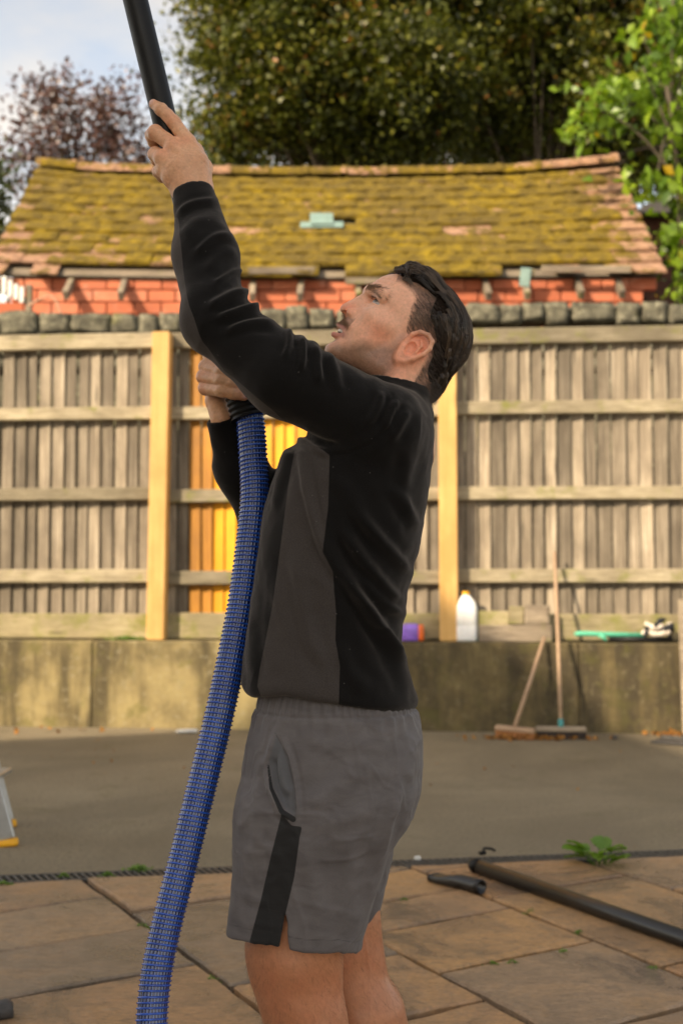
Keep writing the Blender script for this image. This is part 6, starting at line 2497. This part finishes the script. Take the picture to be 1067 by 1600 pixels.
# ---- brooms
def broom(px_head, py_head, px_top, py_top, o_head, o_top, head_w, label, yaw, mats, sock=False, tip=0.0):
    s0, _ = on_fence(px_head, py_head, o_head)
    r_ = empty('broom', tuple(fw(s0, o_head, 0)), WANG + yaw, label, 'broom')
    hz = 0.075
    box('head', (0, 0, hz), (head_w, .07, .038), MAT[mats[0]], r_, .008, rot=(0, tip, 0))
    st_, zt_ = on_fence(px_top, py_top, o_top)
    top = local(r_, fw(st_, o_top, zt_))[0]
    bs = np.array([0, 0, hz + .02])
    tube('handle', [bs, bs + (top - bs) * .5 + np.array([.002, 0, 0]), top], [.0145, .0145, .0135], MAT['handle_wood'], r_, 12)
    if sock:
        d_ = (top - bs) / np.linalg.norm(top - bs)
        tube('socket', [bs - d_ * .01, bs + d_ * .055], [.024, .019], MAT['teal_plastic'], r_, 12)
    # bristles: rows of stiff tufts under the head
    rr_ = np.random.default_rng(int(px_head))
    V, Fs = [], []
    for i in range(int(head_w / .011)):
        for j in range(5):
            x_, y_ = -head_w / 2 + .01 + i * .011, -.028 + j * .014
            dx, dy_ = rr_.normal(0, .006), rr_.normal(0, .006) + (y_ * .3)
            zt_2 = hz - .017 - tip * x_
            b_ = len(V)
            w_ = .004
            V += [(x_ - w_, y_, zt_2), (x_ + w_, y_, zt_2), (x_, y_ + w_ * 1.7, zt_2), (x_ + dx - w_, y_ + dy_, .004), (x_ + dx + w_, y_ + dy_, .004), (x_ + dx, y_ + dy_ + w_ * 1.7, .004)]
            Fs += [(b_, b_ + 1, b_ + 4, b_ + 3), (b_ + 1, b_ + 2, b_ + 5, b_ + 4), (b_ + 2, b_, b_ + 3, b_ + 5)]
    ob = link('bristles', py_mesh('bristles', V, Fs), r_, MAT[mats[1]])
    ob['kind'] = 'stuff'
    return r_


broom(804, 1150, 850, 996, .42, .03, .30, 'short handled broom with rusty orange bristles leaning on the wall', R(-14), ('handle_wood', 'bristle_orange'), tip=.06)
broom(876, 1153, 866, 862, .38, -.12, .38, 'tall broom with a dark head and teal socket leaning on the fence', R(0), ('grey_timber', 'bristle_dark'), True)


# ---- leaf litter and scraps
def litter(name, label, px_py, n, spread, size, mat, seed, cat='leaves'):
    rr_ = np.random.default_rng(seed)
    g0 = G(*px_py)
    r_ = rr_.normal(size=(n, 2)) * np.array(spread)
    C_ = np.stack([r_[:, 0] * WD[0] - r_[:, 1] * WN[0] * -1, r_[:, 0] * WD[1] + r_[:, 1] * WN[1], 0.008 + np.abs(rr_.normal(0, .014, n))], 1)
    ob = link(name, leaves_mesh(name, C_, size, rr_.uniform(0, 1, n), mat, seed=seed, wide=.7))
    ob.location = tuple(g0)
    return tag(ob, label, cat, kind='stuff')


litter('dead_leaves', 'brown dead leaves swept up round the two broom heads', (838, 1156), 150, (.22, .05), .045, MAT['leaf_dead'], 1)
litter('dead_leaves', 'orange dead leaves at the foot of the propped plank', (1043, 1150), 60, (.1, .04), .045, MAT['leaf_dead'], 2)
litter('dead_leaves', 'few scattered brown leaves along the wall foot at the left', (95, 1143), 12, (.35, .05), .05, MAT['leaf_dead'], 3)
litter('dead_leaves', 'tiny scraps and leaves dotted over the open tarmac', (480, 1200), 60, (2.2, .9), .022, MAT['leaf_dead'], 4)


def crumple(name, loc_, d, mat, label, cat, seed, rz=0.0):
    ob = link(name, rock_mesh(name, d, seed, 0.45, 4, .6), None, mat)
    ob.location = tuple(loc_)
    ob.rotation_euler = (0, 0, rz)
    return tag(ob, label, cat)


crumple('paper_scrap', G(293, 1146) + np.array([0, 0, .018]), (.19, .1, .036), MAT['litter_white'], 'crumpled white paper scrap on the tarmac beside the hose', 'paper', 3, .2)
crumple('stone_chip', G(960, 1155) + np.array([0, 0, .016]), (.055, .05, .032), MAT['slate_plate'], 'small dark stone on the tarmac right of the brooms', 'stone', 4)
crumple('stone_chip', G(652, 1352) + np.array([0, 0, .03]), (.03, .025, .02), MAT['litter_white'], 'tiny pale pebble on the drain behind the man\'s shorts', 'stone', 5)
dk = empty('metal_plate', tuple(G(1062, 1163)), R(-38), 'dark flat metal plate lying on the tarmac at the right edge', 'plate')
box('sheet', (.06, 0, .014), (.5, .2, .02), MAT['slate_plate'], dk, .004)
box('lip', (.06, .1, .03), (.5, .016, .03), MAT['dark_metal'], dk, .003)
cn = empty('stone_lump', tuple(G(2, 1606)), R(20), 'dark rough stone lump in the bottom corner of the paving', 'stone')
link('lump', rock_mesh('lump', (.07, .07, .05), 9, .3, 3, .5), cn, MAT['slate_plate']).location = (0, 0, .05)

# ---- step ladder foot at the left edge
lf = G(12, 1322)
ld = empty('step_ladder', tuple(lf), 0, 'aluminium ladder leg with a yellow foot at the left edge', 'ladder')
top_px = at(-10, 1218, lf[1])
dirv = (at(-3, 1215, lf[1]) - at(22, 1312, lf[1]))
dirv = dirv / np.linalg.norm(dirv)
ang = math.atan2(-dirv[0], dirv[2])
LEN = 1.6
for dx, dyy in ((0.0, 0.0), (-0.12, 0.42)):
    st_ = box('stile', (dirv[0] * LEN / 2 + dx - .005, dyy, dirv[2] * LEN / 2 + .03), (.085, .028, LEN), MAT['aluminium'], ld, .004, rot=(0, -ang, 0))
    bm_ = rounded('foot', [(.05, .024, 0, 0), (.052, .026, .004, 0), (.05, .024, .03, 0)], MAT['yellow_cap'], ld, 20, 5)
    bm_.location = (dx - .002, dyy, 0.001)
    bm_.rotation_euler = (0, -ang * .35, 0)
for k in range(5):
    z_ = .28 + k * .27
    box('tread', (dirv[0] * z_ / dirv[2] - .06, .21, z_), (.08, .42, .025), MAT['aluminium'], ld, .004)

# ---- nozzle and spare pole on the paving
a, b = G(678, 1370, .045), G(752, 1386, .056)
nz_ = empty('suction_nozzle', (b[0], b[1], 0.0), math.atan2((a - b)[1], (a - b)[0]), 'short black nozzle with a flattened end lying on the paving', 'nozzle')
NL = np.linalg.norm((a - b)[:2])
lv = []
V, Fs = [], []
n = 24
for q in np.linspace(0, 1, 12):
    flat = min(max((q - .42) / .4, 0), 1)
    hy = .028 + .006 * flat
    hz_ = .028 - .014 * flat
    for j in range(n):
        a_ = 2 * math.pi * j / n
        ex = 2 + 3 * flat
        c_, s_ = math.cos(a_), math.sin(a_)
        V.append((q * NL * 1.02, hy * math.copysign(abs(c_) ** (2 / ex), c_), hz_ * math.copysign(abs(s_) ** (2 / ex), s_) + .056 - .012 * flat))
for i in range(11):
    for j in range(n):
        a_, b_ = i * n + j, i * n + (j + 1) % n
        Fs.append((b_, a_, a_ + n, b_ + n))
# hollow mouth
b0 = len(V)
for q, rr_ in ((0.0, .021), (.06, .021)):
    for j in range(n):
        a_ = 2 * math.pi * j / n
        V.append((q, (rr_ + .002) * math.cos(a_), (rr_ + .002) * math.sin(a_) + .056))
for j in range(n):
    k_ = (j + 1) % n
    Fs.append((j, k_, b0 + k_, b0 + j))
    Fs.append((b0 + j, b0 + k_, b0 + n + k_, b0 + n + j))
Fs.append(tuple(b0 + n + j for j in range(n)))
Fs.append(tuple(11 * n + j for j in range(n)))
link('nozzle_body', py_mesh('nozzle_body', V, Fs, True), nz_, MAT['satin_black'])

pa, pb_ = G(742, 1352, .058), G(1067, 1466, .058)
dd_ = (pb_ - pa) / np.linalg.norm(pb_ - pa)
sp = empty('spare_pole', (pa[0], pa[1], 0), math.atan2(dd_[1], dd_[0]), 'long black pole lying across the paving', 'pole')
tube('tube', [(0, 0, .058), (1.0, 0, .058), (2.2, 0, .058)], .0285, MAT['satin_black'], sp, 28)
tube('end_ring', [(-.012, 0, .058), (0, 0, .058), (.03, 0, .058)], [.027, .0305, .0297], MAT['black_plastic'], sp, 28)
cl = empty('hose_clip', tuple(G(763, 1342, .02)), .4, 'small black clip on the drain behind the spare pole', 'clip')
tube('loop', [(-.03, 0, .03), (-.015, .01, .045), (.02, .012, .04), (.035, 0, .03)], .006, MAT['black_plastic'], cl, 8)
box('tab', (-.03, 0, .028), (.03, .02, .015), MAT['black_plastic'], cl, .003)


# ---- weeds
def leaf_blade(L_, W_, seed, nu=7, nv=6):
    """a lobed, cupped leaf"""
    rr_ = np.random.default_rng(seed)
    V, Fs = [], []
    for i in range(nu):
        u_ = i / (nu - 1)
        w_ = W_ * math.sin(math.pi * min(1, u_ * .92 + .06)) ** .6 * (1 + .14 * math.sin(u_ * 19 + seed))
        for j in range(nv):
            v_ = j / (nv - 1) * 2 - 1
            V.append((u_ * L_, v_ * w_ / 2, .22 * L_ * math.sin(u_ * 2.4) * .5 + .1 * W_ * v_ * v_ + rr_.normal(0, .0012)))
    for i in range(nu - 1):
        for j in range(nv - 1):
            a_ = i * nv + j
            Fs.append((a_, a_ + nv, a_ + nv + 1, a_ + 1))
    return V, Fs


def weed(px, py, n, size, label, seed, name='weed', spread=.03):
    rr_ = np.random.default_rng(seed)
    r_ = empty(name, tuple(G(px, py, .012)), 0, label, 'weed')
    for k in range(n):
        V, Fs = leaf_blade(size * rr_.uniform(.75, 1.2), size * rr_.uniform(.75, 1.05), seed * 20 + k)
        me = py_mesh('leaf', V, Fs, True)
        attr(me, 'tint', rr_.uniform(.1, 1) * np.ones(len(V)))
        ob = link('leaf', me, r_, MAT['leaf_weed'])
        az = k * 2.4 + rr_.uniform(-.4, .4)
        h_ = rr_.uniform(.012, .07) * size / .07
        off = np.array([math.cos(az), math.sin(az) * .6]) * spread * rr_.uniform(.3, 1.6)
        ob.location = (off[0], off[1], h_)
        ob.rotation_euler = (rr_.uniform(-.35, .35), rr_.uniform(-.35, .2), az)
        st_ = tube('stem', [(off[0] * .2, off[1] * .2, -.008), (off[0] * .7, off[1] * .7, h_ * .6), (off[0], off[1], h_)], [.0022, .002, .0016], MAT['leaf_weed'], r_, 6)
        attr(st_.data, 'tint', np.full(len(st_.data.vertices), .2))
    return r_


weed(937, 1356, 18, .082, 'leafy bright green weed growing in the drain above the spare pole', 5, spread=.055)
weed(203, 1425, 0, .05, '', 6) if False else None


def moss(px, py, rx, ry, label, seed, size=.016, n=240):
    rr_ = np.random.default_rng(seed)
    p_ = rr_.normal(size=(n, 2)) * np.array([rx, ry]) * .55
    z_ = .02 + .018 * np.exp(-(p_[:, 0] / rx) ** 2 * 2) * rr_.uniform(0, 1, n)
    ob = link('moss_tuft', leaves_mesh('moss_tuft', np.stack([p_[:, 0], p_[:, 1], z_], 1), size, rr_.uniform(0, .8, n), MAT['leaf_weed'], seed=seed))
    ob.location = tuple(G(px, py))
    return tag(ob, label, 'moss', kind='stuff')


moss(217, 1367, .05, .03, 'clump of green moss on the drain just left of the hose', 1)
moss(168, 1376, .03, .015, 'low moss on the drain edge further left of the hose', 2, .011, 120)
moss(100, 1378, .025, .012, 'faint moss on the drain near the left edge', 3, .01, 90)
moss(5, 1392, .05, .012, 'moss at the drain in the left picture edge', 4, .012, 120)
s_, _ = on_fence(197, 985, -.1)
ob = moss(0, 1500, .12, .06, 'yellow green moss patch on the ledge left of the yellow post', 5, .03, 260)
ob.location = tuple(fw(s_, -.13, WALL_Z - .01))
for k, (px, py) in enumerate([(880, 1501), (800, 1518), (829, 1437), (905, 1470), (632, 1418), (1020, 1528), (222, 1459), (330, 1545), (770, 1521)]):
    moss(px, py, .03, .01, 'thread of moss in a paving joint' if False else ['moss in the joint along the big orange slab', 'moss in the joint at the corner of the orange slab', 'moss where two joints meet below the nozzle', 'moss in the long diagonal joint under the spare pole', 'moss speck in the joint behind the man\'s leg', 'moss in the joint at the right edge of the paving', 'moss in the diagonal joint left of the hose', 'moss in the joint between the hose and the leg', 'pale moss in the joint below the large grey slab'][k], 30 + k, .008, 90)

# ---- picket railing and wire left of the barn
pf = empty('picket_railing', tuple(at(20, 470, 12.1)), 0, 'white pickets on a sloping rail below the barn roof at the left', 'railing')
pr_ = [at(-40, 430, 12.1), at(52, 476, 12.1)]
tube('rail', rel(pf, pr_), .03, MAT['grey_timber'], pf, 6)
for px, y0_, y1_ in ((-18, 423, 447), (-6, 428, 452), (6.5, 432, 458), (16, 438, 463), (25, 444, 468), (34, 448, 473)):
    c0, c1 = rel(pf, [at(px, y0_, 12.05), at(px + 1, y1_, 12.05)])
    box('picket', (c0 + c1) / 2, (.042, .02, abs(c0[2] - c1[2])), MAT['white_paint'], pf, .003)
box('end_post', rel(pf, [at(46, 470, 12.1)])[0], (.06, .06, .32), MAT['grey_timber'], pf, .005)
wr = empty('bent_wire', tuple(at(70, 490, 11.6)), 0, 'bent rusty wire arching above the stone coping', 'wire')
tube('strand', spline(rel(wr, [at(46, 478, 11.6), at(62, 468, 11.6), at(78, 463, 11.6), at(88, 470, 11.6), at(94, 484, 11.6), at(99, 500, 11.6)]), 20), .012, MAT['rusty_wire'], wr, 6)
